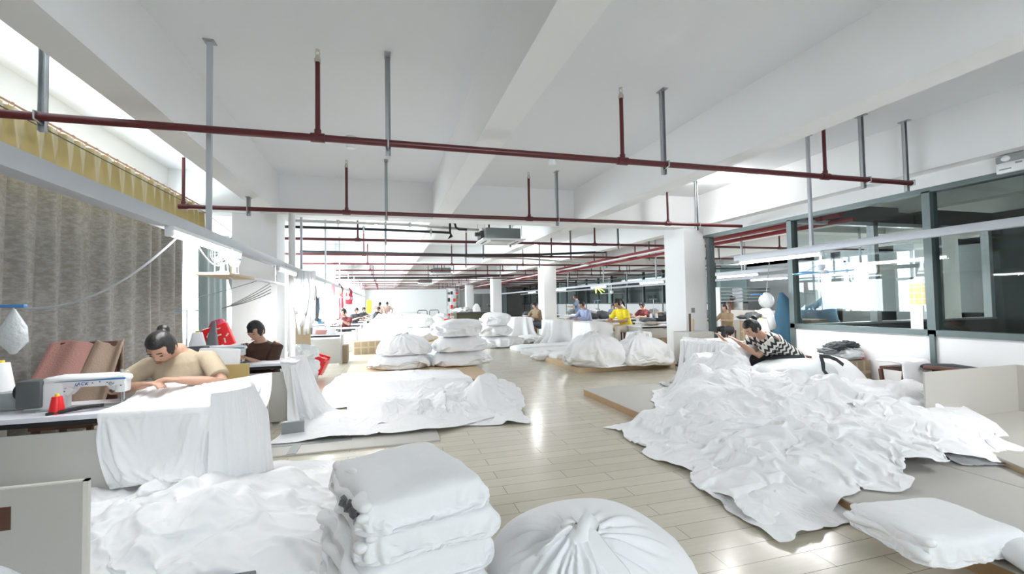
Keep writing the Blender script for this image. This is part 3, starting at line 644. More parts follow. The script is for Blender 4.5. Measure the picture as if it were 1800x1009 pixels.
# anglepoise, cones and red bag between the tables
thread_stand(-2.3, 6.35, .77, 'thread stand with white cones behind the first seated woman', h=.7)
cone(-2.17, 6.3, 1.04, M['cloth'], 'tilted large white thread cone above the paper by the curtain', r=.085, h=.16)
b = nb(); box(b, -2.27, -2.07, 6.2, 6.4, .772, 1.035, .01); tag(obj('parts_box', b, M['dark_grey']), 'dark box under the tilted white thread cone', 'box')
b = nb(); loft(b, [(-2.22, 6.95, .8), (-2.22, 6.95, 1.05), (-2.2, 6.95, 1.3)], [(.09, .06), (.07, .05), (.02, .02)], seg=12, caps='round'); tag(obj('dark_bag', b, M['greycloth']), 'dark grey plastic bag behind the tilted cone', 'bag')
t = thing('red_shopping_bag', 'red printed bag with pink top hanging before the teal curtain', 'bag', (-2.31, 7.5, .9))
b = nb(); rbox(b, (0, 0, .17), (.34, .1, .34), (0, -.35, 0), .02); obj('bag_body', b, M['red'], t)
cu = bpy.data.curves.new('txt', 'FONT'); cu.body = '8'; cu.size = .11; cu.extrude = .001
o = bpy.data.objects.new('txt', cu); C.objects.link(o); me = o.to_mesh().copy(); bpy.data.objects.remove(o)
me.transform(Matrix.Translation((-.15, -.054, .17)) @ Matrix.Rotation(.35, 4, 'Y') @ Matrix.Rotation(PI / 2, 4, 'X')); obj('printed_figure', me, M['white_plastic'], t, smooth=False)
b = nb()
for (px, pz, sx_, sz_, r_) in ((.02, .2, .05, .02, -.3), (.09, .12, .02, .07, -.2), (.12, .2, .02, .05, .6), (.0, .29, .07, .015, -.3), (.05, .05, .05, .015, -.3)): rbox(b, (px, -.052, pz), (sx_, .004, sz_), (0, r_, 0), 0)
obj('print', b, M['board_edge'], t)
b = nb(); loft(b, [(-.02, .02, .28), (.0, .02, .36), (.03, .02, .40)], [(.13, .05), (.11, .05), (.05, .03)], seg=14, caps='round'); obj('pink_liner', b, mat('pink_polythene', (.45, .06, .12), .4, bump=.6, bscale=25), t)
b = nb(); box(b, -2.5, -2.1, 7.3, 7.7, .0, .89, .01); tag(obj('side_counter', b, M['white_plastic']), 'white counter under the red printed bag', 'counter')
t = thing('cord_bundle', 'bundle of grey cords slanting up to the left rail beside the column', 'cords', (-1.5, 7, 1.5))
for i in range(4): b = nb(); tube(b, sag((-.62 + .02 * i, .05 * i, -.02 + .01 * i), (-.02, .0, .33 - .045 * i), .02, 8), .006, 5); obj('cord', b, M['grey'], t)
# clip fans
def fan(x, y, z, label, m='white_plastic', rz=0, s=1):
    t = thing('clip_fan', label, 'fan', (x, y, z), rz, None); t.scale = (s,) * 3
    b = nb(); lathe(b, [(.06, 0), (.06, .015), (.02, .03), (.014, .1)], (0, 0, 0), 16); obj('base', b, M[m], t)
    b = nb(); 
    for r_ in (.03, .06, .085, .1): tube(b, [(r_ * math.cos(a * PI / 10), -.03 * (1 - r_ / .12), .19 + r_ * math.sin(a * PI / 10)) for a in range(21)], .0022, 5)
    for a in range(12): tube(b, [(0, -.035, .19), (.1 * math.cos(a * PI / 6), -.0, .19 + .1 * math.sin(a * PI / 6))], .002, 5)
    obj('cage', b, M[m], t)
    b = nb(); tube(b, [(0, -.01, .19), (0, .07, .19)], .035, 12); obj('motor', b, M[m], t)
    for a in range(3): b = nb(); rbox(b, (.045 * math.cos(a * 2.09), -.012, .19 + .045 * math.sin(a * 2.09)), (.075, .004, .045), (.0, -a * 2.09, 0)); obj('blade', b, M['sky_plastic'], t)
    return t
fan(-1.5, 4.95, 1.822, 'small white fan with ribbons on the hanging wooden shelf')
fan(-1.5, 5.3, 1.822, 'second white fan at the end of the hanging wooden shelf', rz=1.2)
# red stool tipped on its side
t = thing('plastic_stool', 'tipped over bright red plastic stool beside the bundled cloths', 'stool', (-1.12, 9.9, .02)); t.rotation_euler = (0, math.radians(115), math.radians(-10)); t.location = (-1.20, 10.0, .24)
b = nb(); box(b, -.15, .15, -.15, .15, .0, .03, .012); obj('seat', b, M['red'], t)
for sx_ in (-1, 1):
    for sy_ in (-1, 1): b = nb(); rbox(b, (sx_ * .155, sy_ * .155, -.22), (.07, .07, .46), (-sy_ * .09, sx_ * .09, 0), .01); obj('leg', b, M['red'], t)
for s in (-1, 1):
    b = nb(); box(b, -.14, .14, s * .165 - .01, s * .165 + .01, -.1, -.0); obj('apron', b, M['red'], t); b = nb(); box(b, s * .165 - .01, s * .165 + .01, -.14, .14, -.1, -.0); obj('apron', b, M['red'], t)
# cardboard carton
def carton(x, y, z, sx_, sy_, sz_, rz, label, group=None):
    t = thing('cardboard_box', label, 'box', (x, y, z), rz, group)
    b = nb(); box(b, -sx_ / 2, sx_ / 2, -sy_ / 2, sy_ / 2, 0, sz_, .006); obj('box_body', b, M['kraft'], t)
    b = nb()
    for q in (-.25, .02, .27): box(b, q * sx_ - .018, q * sx_ + .018, -sy_ / 2 - .002, -sy_ / 2, .01, sz_ - .01)
    box(b, -sx_ / 2, sx_ / 2, -sy_ / 2 - .003, -sy_ / 2 - .001, sz_ * .5, sz_ * .5 + .04); box(b, -sx_ / 2, sx_ / 2, -.03, .03, sz_, sz_ + .002); obj('packing_tape', b, M['kraft_tape'], t); return t
carton(-.52, 14.7, 0, .8, .55, .38, .15, 'taped cardboard box on the floor behind the left bundles')
carton(6.45, 19.9, 0, .55, .5, .55, 0, 'small brown box beside the second middle column')
# floor board and far table details
b = nb(); box(b, -1.2, .58, 5.0, 5.6, .001, .02, .003); tag(obj('floor_board', b, M['board']), 'thin pale board lying under the white sheet beside the aisle', 'board')
b = nb(); box(b, -1.25, -.35, 5.3, 5.42, .02, .024, 0); box(b, -.95, -.86, 5.0, 5.5, .0205, .0245, 0); tag(obj('cardboard_scraps', b, M['grey']), 'grey tape strips crossing on the floor board', 'tape')
b = nb(); rbox(b, (-1.02, 5.75, .09), (.24, .02, .19), (.4, 0, .2)); tag(obj('grey_board_scrap', b, M['grey']), 'small grey board leaning by the second sewing table leg', 'board')
t = thing('floor_outlet', 'steel outlet cover set in the aisle floor', 'floor outlet', (1.79, 6.5, 0)); b = nb(); box(b, -.1, .1, -.09, .09, .0, .006, .002); obj('cover', b, M['steel'], t); b = nb(); box(b, -.06, .05, -.05, .04, .006, .008); obj('flap', b, M['dark_grey'], t)
# dark tool case at bottom edge
b = nb(); rbox(b, (-.78, 2.52, .12), (.32, .16, .1), (.05, .12, .25), .01); tag(obj('tool_case', b, M['dark_grey']), 'dark corner of a case poking out of the cloth at the bottom edge', 'case')

# platforms
def platform(x0, x1, y0, y1, z0, z1, label, m='board', edge='ply'):
    t = thing('low_platform', label, 'platform', (x0, y0, z0)); b = nb(); box(b, 0, x1 - x0, 0, y1 - y0, z1 - z0 - .012, z1 - z0, .002); obj('deck', b, M[m], t)
    b = nb(); box(b, .004, x1 - x0 - .004, .004, y1 - y0 - .004, 0, z1 - z0 - .012); obj('base_frame', b, M[edge], t); return t
platform(3.05, 4.41, -1.0, 6.68, 0, .1, 'low greige platform with raw plywood edge beside the aisle, under the big cloth pile')
platform(4.42, 7.28, -1.0, 6.4, 0, .1, 'low greige platform beyond the seam, reaching the partition')
platform(-.75, 1.95, 8.15, 11.2, 0, .11, 'low platform under the stacked bundles left of the aisle', 'pine', 'board')
platform(3.9, 6.3, 8.75, 12.6, 0, .10, 'low pale wood platform under the two knotted sacks', 'pine', 'pine')
platform(-1.0, 2.2, 16.2, 22, 0, .10, 'low wood platform under the far left cloth heap', 'pine', 'pine')
# upturned box-like panels on the right
t = thing('board_tray', 'greige boards forming a low open corner box at the right picture edge', 'panel', (5.5, 3.45, .10), 0)
b = nb(); box(b, .0, 1.48, -.009, .009, .06, .58); obj('upright_board', b, M['board'], t)
def slab(pts, z0, z1):
    b = nb(); lo = [b.verts.new((x, y, z0)) for x, y in pts]; hi = [b.verts.new((x, y, z1)) for x, y in pts]; n_ = len(pts); b.faces.new(lo[::-1]); b.faces.new(hi)
    for i in range(n_): b.faces.new((lo[i], lo[(i + 1) % n_], hi[(i + 1) % n_], hi[i]))
    return b
obj('tray_floor', slab([(-.0, .01), (-.40, -.50), (-.92, -1.35), (1.2, -1.35), (1.48, .01)], .045, .06), M['board'], t); obj('edge_board', slab([(-.0, 0), (-.39, -.50), (-.91, -1.35), (-.87, -1.35), (-.35, -.49), (.04, 0)], .001, .045), M['pine'], t)
b = nb(); box(b, 1.48, 1.498, -1.3, .009, .06, .58); obj('side_board', b, M['board'], t)
# chair with towel
t = thing('wooden_chair', 'dark wooden chair turned to the partition, partly covered by a towel', 'chair', (7.02, 4.62, .1), .0)
b = nb(); box(b, -.22, .22, -.2, .2, .36, .40, .01); obj('seat', b, M['dark_wood'], t)
for (sx_, sy_) in ((-.19, -.17), (.19, -.17), (-.19, .17), (.19, .17)): b = nb(); rbox(b, (sx_ * 1.1, sy_, .18), (.045, .04, .37), (0, sx_ * .8, 0), .004); obj('leg', b, M['dark_wood'], t)
b = nb(); box(b, -.03, .24, -.22, .05, .4, .455, .015); obj('cushion', b, M['greycloth'], t)
b = nb(); loft(b, [(.05, 0, .47), (.2, -.3, .49), (.22, -.75, .48)], [(.12, .03), (.14, .035), (.05, .02)], seg=12, caps='round'); b.transform(Matrix.Translation((7.0, 4.5, .06))); tag(obj('dark_jacket', b, M['denim']), 'dark folded jacket lying behind the greige board at right', 'jacket')
b = nb(); loft(b, [(6.96, 4.35, .53), (7.08, 4.0, .53), (7.12, 3.8, .53)], [(.1, .03)] * 3, seg=8); tag(obj('brown_plank', b, M['dark_wood']), 'brown plank between the towel and the dark jacket', 'plank')
b = nb(); tube(b, [(7.05, 4.2, .1), (7.05, 4.2, .5)], .03); tube(b, [(7.1, 3.85, .1), (7.1, 3.85, .5)], .03); tag(obj('plank_support', b, M['dark_wood']), 'dark posts under the brown plank behind the board', 'support')
t = thing('white_towel', 'white towel hanging over the dark wooden chair by the partition', 'towel', (6.93, 4.62, .5))
b = sheet_bm(22, 26, lambda u, v: (-.24 + .50 * u + .02 * math.sin(v * 7), (.16 - .62 * v if v < .55 else -.18 - .06 * (v - .55)), (.075 + .012 * math.sin(u * 8) if v < .55 else .075 - (v - .55) * .85 * (1 - .25 * u)) + .01 * noise.noise(Vector((u * 5, v * 5, 2))))); o = obj('towel_cloth', b, M['cloth2'], t, smooth=True); md = o.modifiers.new('t', 'SOLIDIFY'); md.thickness = .03
# small wooden box with clothes
carton(7.0, 5.55, .1, .62, .5, .40, .0, 'worn brown wooden box at the partition, under bagged clothes')
# table of the woman in zigzag
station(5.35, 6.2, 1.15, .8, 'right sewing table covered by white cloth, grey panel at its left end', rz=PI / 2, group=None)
b = nb(); box(b, 4.915, 4.93, 6.72, 6.74, .1, .8); 
t = thing('end_board', 'greige end board standing beside the right sewing table', 'panel', (4.95, 6.76, .1)); bm_ = b; bm_.free(); b = nb(); box(b, 0, .55, 0, .018, 0, .67); obj('board', b, M['board'], t)
# white and red wooden tools by the partition post
for i, (px, m_, h_, lab) in enumerate(((6.62, 'dark_wood', .40, 'dark red handled brush standing on the cloth by the column'), (6.70, 'pine', .28, 'pale wooden stick standing beside the red handled brush'))):
    b = nb(); box(b, px - .02, px + .02, 8.7, 8.73, .77, .77 + h_, .004); tag(obj('wooden_stick', b, M[m_]), lab, 'stick')
b = nb(); box(b, 6.35, 7.0, 8.4, 8.95, 0, .77, .01); tag(obj('side_counter', b, M['board']), 'greige counter in front of the nearest middle column', 'counter')
tag(obj('notice_sheet', box(nb(), PX + .025, PX + .03, 4.56, 4.76, 1.36, 1.66), M['notice']), 'yellow framed notice taped on the partition glass', 'notice')
tag(obj('paper_sheet', box(nb(), PX + .025, PX + .03, 4.60, 4.76, .98, 1.35), M['paper']), 'blank white sheet taped below the yellow notice', 'paper')
tag(obj('notice_header', box(nb(), PX + .022, PX + .029, 4.55, 4.77, 1.665, 1.73), M['paper']), 'white header strip above the yellow notice', 'paper')
t = thing('tape_roll', 'white tape roll on the sill behind the right pane', 'tape', (PX + .20, 3.34, 1.03)); b = nb(); tube(b, [(0, .055 * math.cos(a * PI / 12), .055 * math.sin(a * PI / 12)) for a in range(25)], .018, 8); obj('roll', b, M['white_plastic'], t); t.location.z = 1.05
b = nb(); box(b, PX + .12, PX + .6, 2.3, 4.2, 0, .975, .01); tag(obj('side_counter', b, M['room_dark']), 'dark counter behind the right partition glass', 'counter')
# socket on column
b = nb(); box(b, 6.93, 7.02, 9.045, 9.06, 1.18, 1.29, .004); tag(obj('wall_switch', b, M['grey']), 'small grey switch plate on the nearest middle column', 'switch')

# ================================================================== curtains
def curtain(name, x, y0, y1, z0, z1, amp, freq, m, label, gather=None, thick=.01, group=None):
    n = int((y1 - y0) * 60)
    def fn(u, v):
        y = y0 + (y1 - y0) * u; a = amp * (.75 + .25 * math.sin(u * 5.1 + 1)); p = y * freq + 1.3 * math.sin(y * 2.3) + .3 * math.sin(y * 5.7) + .25 * v * math.sin(y * 3.1)
        yy = y; 
        if gather: yy = gather[0] + (y - gather[0]) * (1 - gather[1] * math.exp(-((v - gather[2]) / .22) ** 2))
        k_ = 1.15 - .3 * v; return (x + a * k_ * (math.sin(p) + .35 * math.sin(2 * p + .8)) + .4 * a * math.sin(.47 * p + 1), yy + .02 * math.sin(v * 4 + p), z0 + (z1 - z0) * v)
    o = obj(name, sheet_bm(n, 16, fn), m); md = o.modifiers.new('t', 'SOLIDIFY'); md.thickness = thick
    return tag(o, label, 'curtain', group)
curtain('grey_curtain', -3.35, -3.2, 9.2, .12, 2.95, .10, 14, M['curtain'], 'long mottled grey curtain covering the left windows')
curtain('gold_valance', -3.09, -3.2, 9.25, 2.80, 3.27, .045, 26, M['gold'], 'gold satin valance hanging above the grey curtain')
curtain('teal_curtain', -3.3, 9.5, 11.2, .05, 3.0, .06, 16, M['teal'], 'pale teal curtain gathered beyond the grey one')
curtain('teal_curtain', -3.38, 11.3, 12.6, .05, 3.1, .07, 18, M['teal'], 'second teal curtain tied back next to the column', gather=(12.6, .6, .45))
curtain('gold_valance', -3.35, 11.6, 12.8, 2.3, 3.0, .04, 22, mat('cream_curtain', (.55, .45, .22), .6), 'short cream curtain at the top left of the column')
t = thing('curtain_rod', 'thin curtain rod with rings above the gold valance', 'rod', (-3.10, 0, 3.30))
b = nb(); tube(b, [(0, -3.3, 0), (0, 9.3, 0)], .012, 8); obj('rod', b, mat('rod_brown', (.35, .22, .14), .5), t)
ringm = nb()
for i in range(60): yy = -3.1 + i * .2; tube(ringm, [(.022 * math.cos(a * PI / 5), yy, -.008 + .022 * math.sin(a * PI / 5)) for a in range(11)], .004, 5)
obj('rings', ringm, mat('ring_brown', (.4, .2, .12), .5), t)
tag(obj('curtain_wire', tube(nb(), [(-3.0, -3, 3.2), (-3.0, 9, 3.16), (-3.1, 13, 2.9)], .006, 6), M['black']), 'dark wire running along the gold valance', 'wire')
t = thing('hanging_sign', 'dark flat panel hanging at the left picture edge near the first pipe', 'panel', (-2.95, 4.15, 3.06)); b = nb(); rbox(b, (-.3, 0, 0), (.8, .3, .03), (.15, 0, 0)); obj('panel', b, M['black'], t); b = nb(); tube(b, [(0, .1, 0), (.02, .1, .3)], .006); obj('stem', b, M['black'], t)

# ================================================================== people
def ik(Sh, H, l1, l2, pole):
    Sh, H = Vector(Sh), Vector(H); d = H - Sh; L = min(d.length, (l1 + l2) * .999)
    if d.length < 1e-5: d = Vector((0, 0, -1))
    dn = d.normalized(); H = Sh + dn * L; a = (l1 * l1 - l2 * l2 + L * L) / (2 * L); h = math.sqrt(max(l1 * l1 - a * a, 0))
    p = Vector(pole); p = (p - dn * p.dot(dn)); p = p.normalized() if p.length > 1e-5 else dn.orthogonal()
    return Sh + dn * a + p * h, H
def remesh(name, bm, m, parent, vox, smooth=2):
    me = bpy.data.meshes.new(name); bm.to_mesh(me); bm.free(); o = bpy.data.objects.new(name, me); C.objects.link(o)
    r = o.modifiers.new('r', 'REMESH'); r.mode = 'VOXEL'; r.voxel_size = vox
    s = o.modifiers.new('s', 'SMOOTH'); s.factor = .5; s.iterations = smooth
    dg = bpy.context.evaluated_depsgraph_get(); dg.update(); n = bpy.data.meshes.new_from_object(o.evaluated_get(dg))
    o.modifiers.clear(); o.data = n; n.materials.clear(); n.materials.append(m)
    n.polygons.foreach_set('use_smooth', [True] * len(n.polygons)); o.parent = parent; return o
def head_geo(bm, hc, face, up, s=1.0):
    """head with chin, nose, brow, ears; returns matrix head->local (x right, -y face, z up)"""
    f = Vector(face).normalized(); u = Vector(up); u = (u - f * u.dot(f)).normalized(); r = u.cross(-f).normalized() * -1
    r = f.cross(u).normalized(); Mx = Matrix((r, -f, u)).transposed().to_4x4(); Mx.translation = Vector(hc)
    t = nb(); g = bmesh.ops.create_uvsphere(t, u_segments=28, v_segments=20, radius=1)
    for v in g['verts']:
        x, y, z = v.co; X = x * .073; Y = y * .092; Z = z * .112
        if z < 0:
            k = -z; X *= 1 - .30 * k * k; Y *= 1 - .12 * k; 
            if y > 0: Y *= 1 - .35 * k
        if y < 0:
            Y -= .022 * math.exp(-(x / .16) ** 2 - ((z + .16) / .2) ** 2)          # nose
            Y += .008 * math.exp(-((abs(x) - .38) / .16) ** 2 - ((z - .05) / .12) ** 2)  # eye sockets
            Y -= .006 * math.exp(-((z - .24) / .10) ** 2) * (abs(x) < .7)           # brow
            Y -= .007 * math.exp(-(x / .25) ** 2 - ((z + .52) / .09) ** 2)          # lips
            Y -= .010 * math.exp(-(x / .3) ** 2 - ((z + .85) / .14) ** 2)           # chin
            X += math.copysign(.004, x) * math.exp(-((abs(x) - .7) / .2) ** 2 - ((z + .1) / .2) ** 2)
        v.co = Vector((X, Y, Z)) * s
    for q in (-1, 1): ball(t, (q * .074 * s, .008 * s, -.01 * s), (.012 * s, .018 * s, .03 * s), 2)
    t.transform(Mx); me = bpy.data.meshes.new('h'); t.to_mesh(me); t.free(); bm.from_mesh(me); bpy.data.meshes.remove(me)
    return Mx
def hair_geo(Mx, style, s=1.0):
    t = nb(); g = bmesh.ops.create_uvsphere(t, u_segments=32, v_segments=22, radius=1)
    for v in g['verts']:
        x, y, z = v.co; X, Y, Z = x * .084, y * .102, z * .122
        low = 1.0
        if y < -.15 and z < .42 + .18 * (abs(x) < .5) * (style == 'fringe') * -1: low = .80 if abs(x) < .82 else .95
        elif z < -.25 and y < .25: low = .8
        if z < -.55: low = .72
        k = 1 + .02 * noise.noise(Vector((x * 4, y * 4, z * 9)))
        v.co = Vector((X * low * k, Y * low * k, (Z * (low if z < 0 else 1) + .004) * k)) * s
    if style == 'bun': ball(t, (0, .095 * s, .07 * s), (.04 * s, .035 * s, .04 * s), 2)
    if style == 'pony': loft(t, [(0, .08 * s, .04 * s), (0, .13 * s, .0), (0, .14 * s, -.1 * s), (0, .12 * s, -.2 * s)], [.03 * s, .04 * s, .035 * s, .012 * s], seg=10, caps='round')
    if style == 'long': loft(t, [(0, .06 * s, .02), (0, .085 * s, -.1 * s), (0, .09 * s, -.2 * s)], [(.075 * s, .035 * s), (.08 * s, .035 * s), (.06 * s, .02 * s)], seg=12, caps='round')
    t.transform(Mx); return t
def person(label, loc, rz, shirt, pants, style='short', pose='sit', lean=.25, hands=((-.1, -.48, .83), (.1, -.48, .83)), face=(0, -.8, -.6), headoff=(0, 0, 0), hip=.5, detail=0, sleeve='short', twist=0, s=1.0, shoes='black', group='workers in the hall', uvdir=None, tilt=0, pole=None, extra=None, curl=1, knee=.42):
    t = thing('person', label, 'person', loc, rz, group); t.scale = (s,) * 3
    vox = .0065 if detail == 2 else (.009 if detail == 1 else .016)
    if pose == 'stand': hip = .86
    P0 = Vector((0, 0, hip)); d = Vector((math.sin(tilt), -math.sin(lean), math.cos(lean) * math.cos(tilt))).normalized()
    W = P0 + d * .18; Ch = P0 + d * .36; N = P0 + d * .50; sd = Vector((math.cos(twist), math.sin(twist), 0)); sd = (sd - d * sd.dot(d)).normalized()
    fr = d.cross(sd) * -1
    if fr.y > 0: fr = -fr
    hd = N + d * .07 + fr * .0 + Vector((0, -.03, .0)) + Vector(headoff); f = Vector(face).normalized()
    hc = hd + Vector((0, 0, .075)) + f * .02
    Sh = [N + sd * (q * .165) - d * .055 for q in (-1, 1)]
    arms = []
    for q, sh, hnd in zip((-1, 1), Sh, hands):
        el, h_ = ik(sh, hnd, .275, .245, pole[0 if q < 0 else 1] if pole else (q * .7, .1, -.8)); arms.append((q, sh, el, h_))
    if pose == 'sit': legs = [(P0 + Vector((q * .095, 0, .0)), P0 + Vector((q * .13, -knee, -.0)), Vector((q * .14, -knee - .02, .09)), q) for q in (-1, 1)]
    else: legs = [(P0 + Vector((q * .085, 0, -.02)), Vector((q * .09, -.015, .47)), Vector((q * .10, .02 + .06 * q, .08)), q) for q in (-1, 1)]
    # body: one continuous surface
    b = nb()
    loft(b, [P0, W, Ch, N - d * .03, N + d * .02], [(.155, .11), (.125, .095), (.155, .105), (.11, .07), (.055, .055)], side=sd, seg=20, caps='round')
    loft(b, [N - d * .02, (N + hc) / 2, hc - Vector((0, 0, .02))], [.052, .048, .05], seg=14, caps='round')
    for q, sh, el, h_ in arms:
        loft(b, [sh - sd * q * .02, sh.lerp(el, .35), el, el.lerp(h_, .35), h_], [.05, .045, .038, .037, .024], seg=14, caps='round')
        fd = (h_ - el).normalized(); dn = Vector((0, 0, -1)); dn = (dn - fd * dn.dot(fd)).normalized(); ls = fd.cross(dn).normalized()
        pc = h_ + fd * .05; loft(b, [h_, pc, h_ + fd * .085], [(.027, .018), (.04, .016), (.038, .013)], side=ls, seg=12, caps='round')
        for i_, (off, ln) in enumerate(((-.03, .062), (-.01, .072), (.01, .068), (.03, .054))):
            r0 = h_ + fd * .082 + ls * off; c1 = r0 + fd * ln * .5 + dn * .012 * curl; c2 = c1 + fd * ln * .28 + dn * .024 * curl; loft(b, [r0 - fd * .02, r0, c1, c2], [.0095, .0095, .0085, .0072], seg=8, caps='round')
        ths = ls * (-q if ls.dot(sd) > 0 else q); r0 = h_ + fd * .025 + ths * .022; loft(b, [r0 - ths * .01, r0 + ths * .022 + fd * .022, r0 + ths * .03 + fd * .055 + dn * .01], [.013, .011, .009], seg=8, caps='round')
    for hp, kn, an, q in legs:
        loft(b, [hp, hp.lerp(kn, .5), kn, kn.lerp(an, .35), an], [.085, .072, .055, .052, .035], seg=14, caps='round')
    Mx = head_geo(b, hc, f, Vector((0, 0, 1)) if abs(f.z) < .9 else Vector((0, -1, 0)))
    remesh('body', b, M['skin'], t, vox, 1 if detail else 2)
    # face details and hair
    if detail:
        for q in (-1, 1):
            b = nb(); ball(b, (q * .029, -.0815, .002), (.0135, .006, .0028), 2); b.transform(Mx); obj('eye', b, M['eye'], t)
            b = nb(); loft(b, [(q * .014, -.090, .030), (q * .028, -.0885, .032), (q * .046, -.081, .027)], [.0028, .0034, .002], seg=6); b.transform(Mx); obj('eyebrow', b, M['hair'], t)
        b = nb(); ball(b, (0, -.094, -.058), (.02, .006, .006), 2); b.transform(Mx); obj('mouth', b, M['lip'], t)
    hr = hair_geo(Mx, style); remesh('hair', hr, M['hair'], t, max(vox, .008), 1)
    # shirt
    b = nb(); k = .017
    loft(b, [P0 - d * .04, P0 + d * .05, W, Ch, N - d * .05, N - d * .015, N + d * .012], [(.178, .138), (.172, .13), (.156, .12), (.182, .13), (.165, .10), (.11, .078), (.070, .066)], side=sd, seg=26, caps='flat')
    for q, sh, el, h_ in arms:
        if sleeve == 'short': loft(b, [sh - sd * q * .05, sh + (el - sh) * .1, sh.lerp(el, .45), sh.lerp(el, .78)], [.06, .07, .066, .068], seg=18)
        else: loft(b, [sh - sd * q * .05, sh + (el - sh) * .1, sh.lerp(el, .5), el, el.lerp(h_, .5), el.lerp(h_, .95)], [.06, .068, .058, .053, .045, .038], seg=18)
    so = remesh('shirt', b, shirt, t, vox * 1.1, 2)
    if uvdir or detail:
        for v in so.data.vertices:
            n_ = v.normal; w_ = noise.noise(v.co * 9) * .006 + noise.noise(Vector((v.co.x * 16, v.co.y * 16, v.co.z * 7))) * .004
            v.co = v.co + n_ * w_
    if uvdir:
        ua, va = Vector(uvdir[0]), Vector(uvdir[1]); uvl = so.data.uv_layers.new(name='uv')
        for lp in so.data.loops: co = so.data.vertices[lp.vertex_index].co; uvl.data[lp.index].uv = (co.dot(ua) + 5, co.dot(va) + 5)
    # trousers and shoes
    b = nb(); loft(b, [P0 - Vector((0, 0, .06)) + Vector((0, .02, 0)), P0 + d * .02, P0 + d * .09], [(.165, .13), (.168, .13), (.15, .118)], side=sd, seg=22, caps='round')
    for hp, kn, an, q in legs:
        e_ = an + (kn - an) * .12; loft(b, [hp, hp.lerp(kn, .5), kn, kn.lerp(e_, .4), e_], [.105, .09, .072, .068, .058], seg=16, caps='flat')
        if pose == 'sit': ball(b, kn, .074, 2)
    remesh('trousers', b, pants, t, vox * 1.3, 2)
    for hp, kn, an, q in legs:
        b = nb(); loft(b, [(an.x, an.y + .05, .035), (an.x, an.y - .05, .04), (an.x * 1.05, an.y - .17, .03)], [(.04, .034), (.045, .038), (.042, .026)], side=(1, 0, 0), seg=14, caps='round'); obj('shoe', b, M[shoes], t)
    if extra: extra(t, d, sd, P0, Mx)
    return t
def stool(x, y, z, label, h=.50, m='dark_wood', group='stools under the workers'):
    t = thing('work_stool', label, 'stool', (x, y, z), rnd.uniform(-.2, .2), group)
    b = nb(); box(b, -.17, .17, -.14, .14, h - .04, h, .01); obj('seat', b, M[m], t)
    for sx_ in (-1, 1):
        for sy_ in (-1, 1): b = nb(); rbox(b, (sx_ * .15, sy_ * .115, (h - .04) / 2), (.035, .035, h - .04), (-sy_ * .03, sx_ * .03, 0)); obj('leg', b, M[m], t)
    return t
def shirt_print(t, d, sd, P0, Mx):
    b = nb(); fy = -.128; c0 = P0 + d * .30
    f = Vector((0, -math.cos(.5), -math.sin(.5)))
    b = nb(); ball(b, Vector((-.055, -.135, 0)) + P0 + d * .27, (.035, .008, .03), 2); ball(b, Vector((.075, -.137, 0)) + P0 + d * .285, (.038, .008, .016), 2)
    obj('shirt_print', b, mat('magenta_print', (.35, .03, .12), .7), t)
person('woman in a beige t-shirt bent over the near left sewing table', (-1.66, 4.70, 0), .06, M['tan_shirt'], M['jeans'], 'bun', 'sit', lean=.20, hands=((-.16, -.36, .735), (.03, -.34, .75)), face=(-.12, -.70, -.70), headoff=(-.05, -.075, -.07), detail=2, tilt=-.10, s=1.22, hip=.42, extra=shirt_print, pole=[(-1, .2, -.3), (1, .1, -.35)])
stool(-1.76, 4.93, 0, 'stool under the woman in the beige t-shirt')
person('woman with fringe in a dark brown top at the second left table', (-1.62, 7.12, 0), .12, M['brown_shirt'], M['dark_trousers'], 'fringe', 'sit', lean=.34, s=1.22, hip=.36, knee=.26, hands=((-.24, -.33, .655), (-.12, -.34, .665)), face=(-.45, -.75, -.45), headoff=(-.02, -.02, .0), detail=2, tilt=-.06)
stool(-1.62, 7.12, 0, 'stool under the woman in the dark brown top')
person('woman in black and white zigzag top stretching over the right table', (5.9, 5.45, .1), -PI / 2, M['zigzag'], M['dark_trousers'], 'bun', 'sit', lean=.95, hands=((-.34, -.66, .60), (-.12, -.64, .59)), face=(-.1, -.75, -.65), headoff=(0, -.04, .0), detail=2, hip=.37, sleeve='short', uvdir=((.8, .52, .73), (0, -.81, .58)), s=1.25, pole=[(-.2, 0, -1), (.3, 0, -1)], curl=.3)
stool(6.1, 5.55, .1, 'stool under the woman in the zigzag top')
def bag_strap(t, d, sd, P0, Mx):
    b = nb(); pts = [P0 + d * .47 + sd * .07 + Vector((0, .09, 0)), P0 + d * .3 + sd * .0 + Vector((0, .135, 0)), P0 + d * .12 - sd * .1 + Vector((0, .14, 0)), P0 + d * .06 - sd * .19 + Vector((0, .03, 0))]
    tube(b, pts, .013, 6); obj('brown_strap', b, mat('tan_leather', (.28, .12, .05), .5), t)
person('woman in a bright yellow top with brown strap sewing right of the aisle', (7.15, 12.35, 0), -1.35, M['yellow_shirt'], M['white_trousers'], 'pony', 'sit', lean=.42, hands=((-.1, -.50, .68), (.14, -.48, .68)), face=(0, -.75, -.6), detail=1, extra=bag_strap, s=1.3, shoes='dark_wood')
stool(7.15, 12.35, 0, 'dark brown carved stool under the woman in yellow', h=.56)
person('man in a pale blue shirt sewing behind the woman in yellow', (6.95, 14.6, 0), -1.4, M['blue_shirt'], M['dark_trousers'], 'short', 'sit', lean=.35, hands=((-.2, -.52, .72), (.15, -.5, .72)), face=(.2, -.75, -.5), detail=1, sleeve='long', s=1.25)
stool(6.95, 14.6, 0, 'stool under the man in pale blue', h=.54)
person('man in a khaki shirt sewing just left of the second middle column', (6.1, 17.5, 0), -1.2, M['khaki_shirt'], M['jeans'], 'short', 'sit', lean=.25, hands=((-.2, -.5, .72), (.1, -.5, .72)), s=1.22)
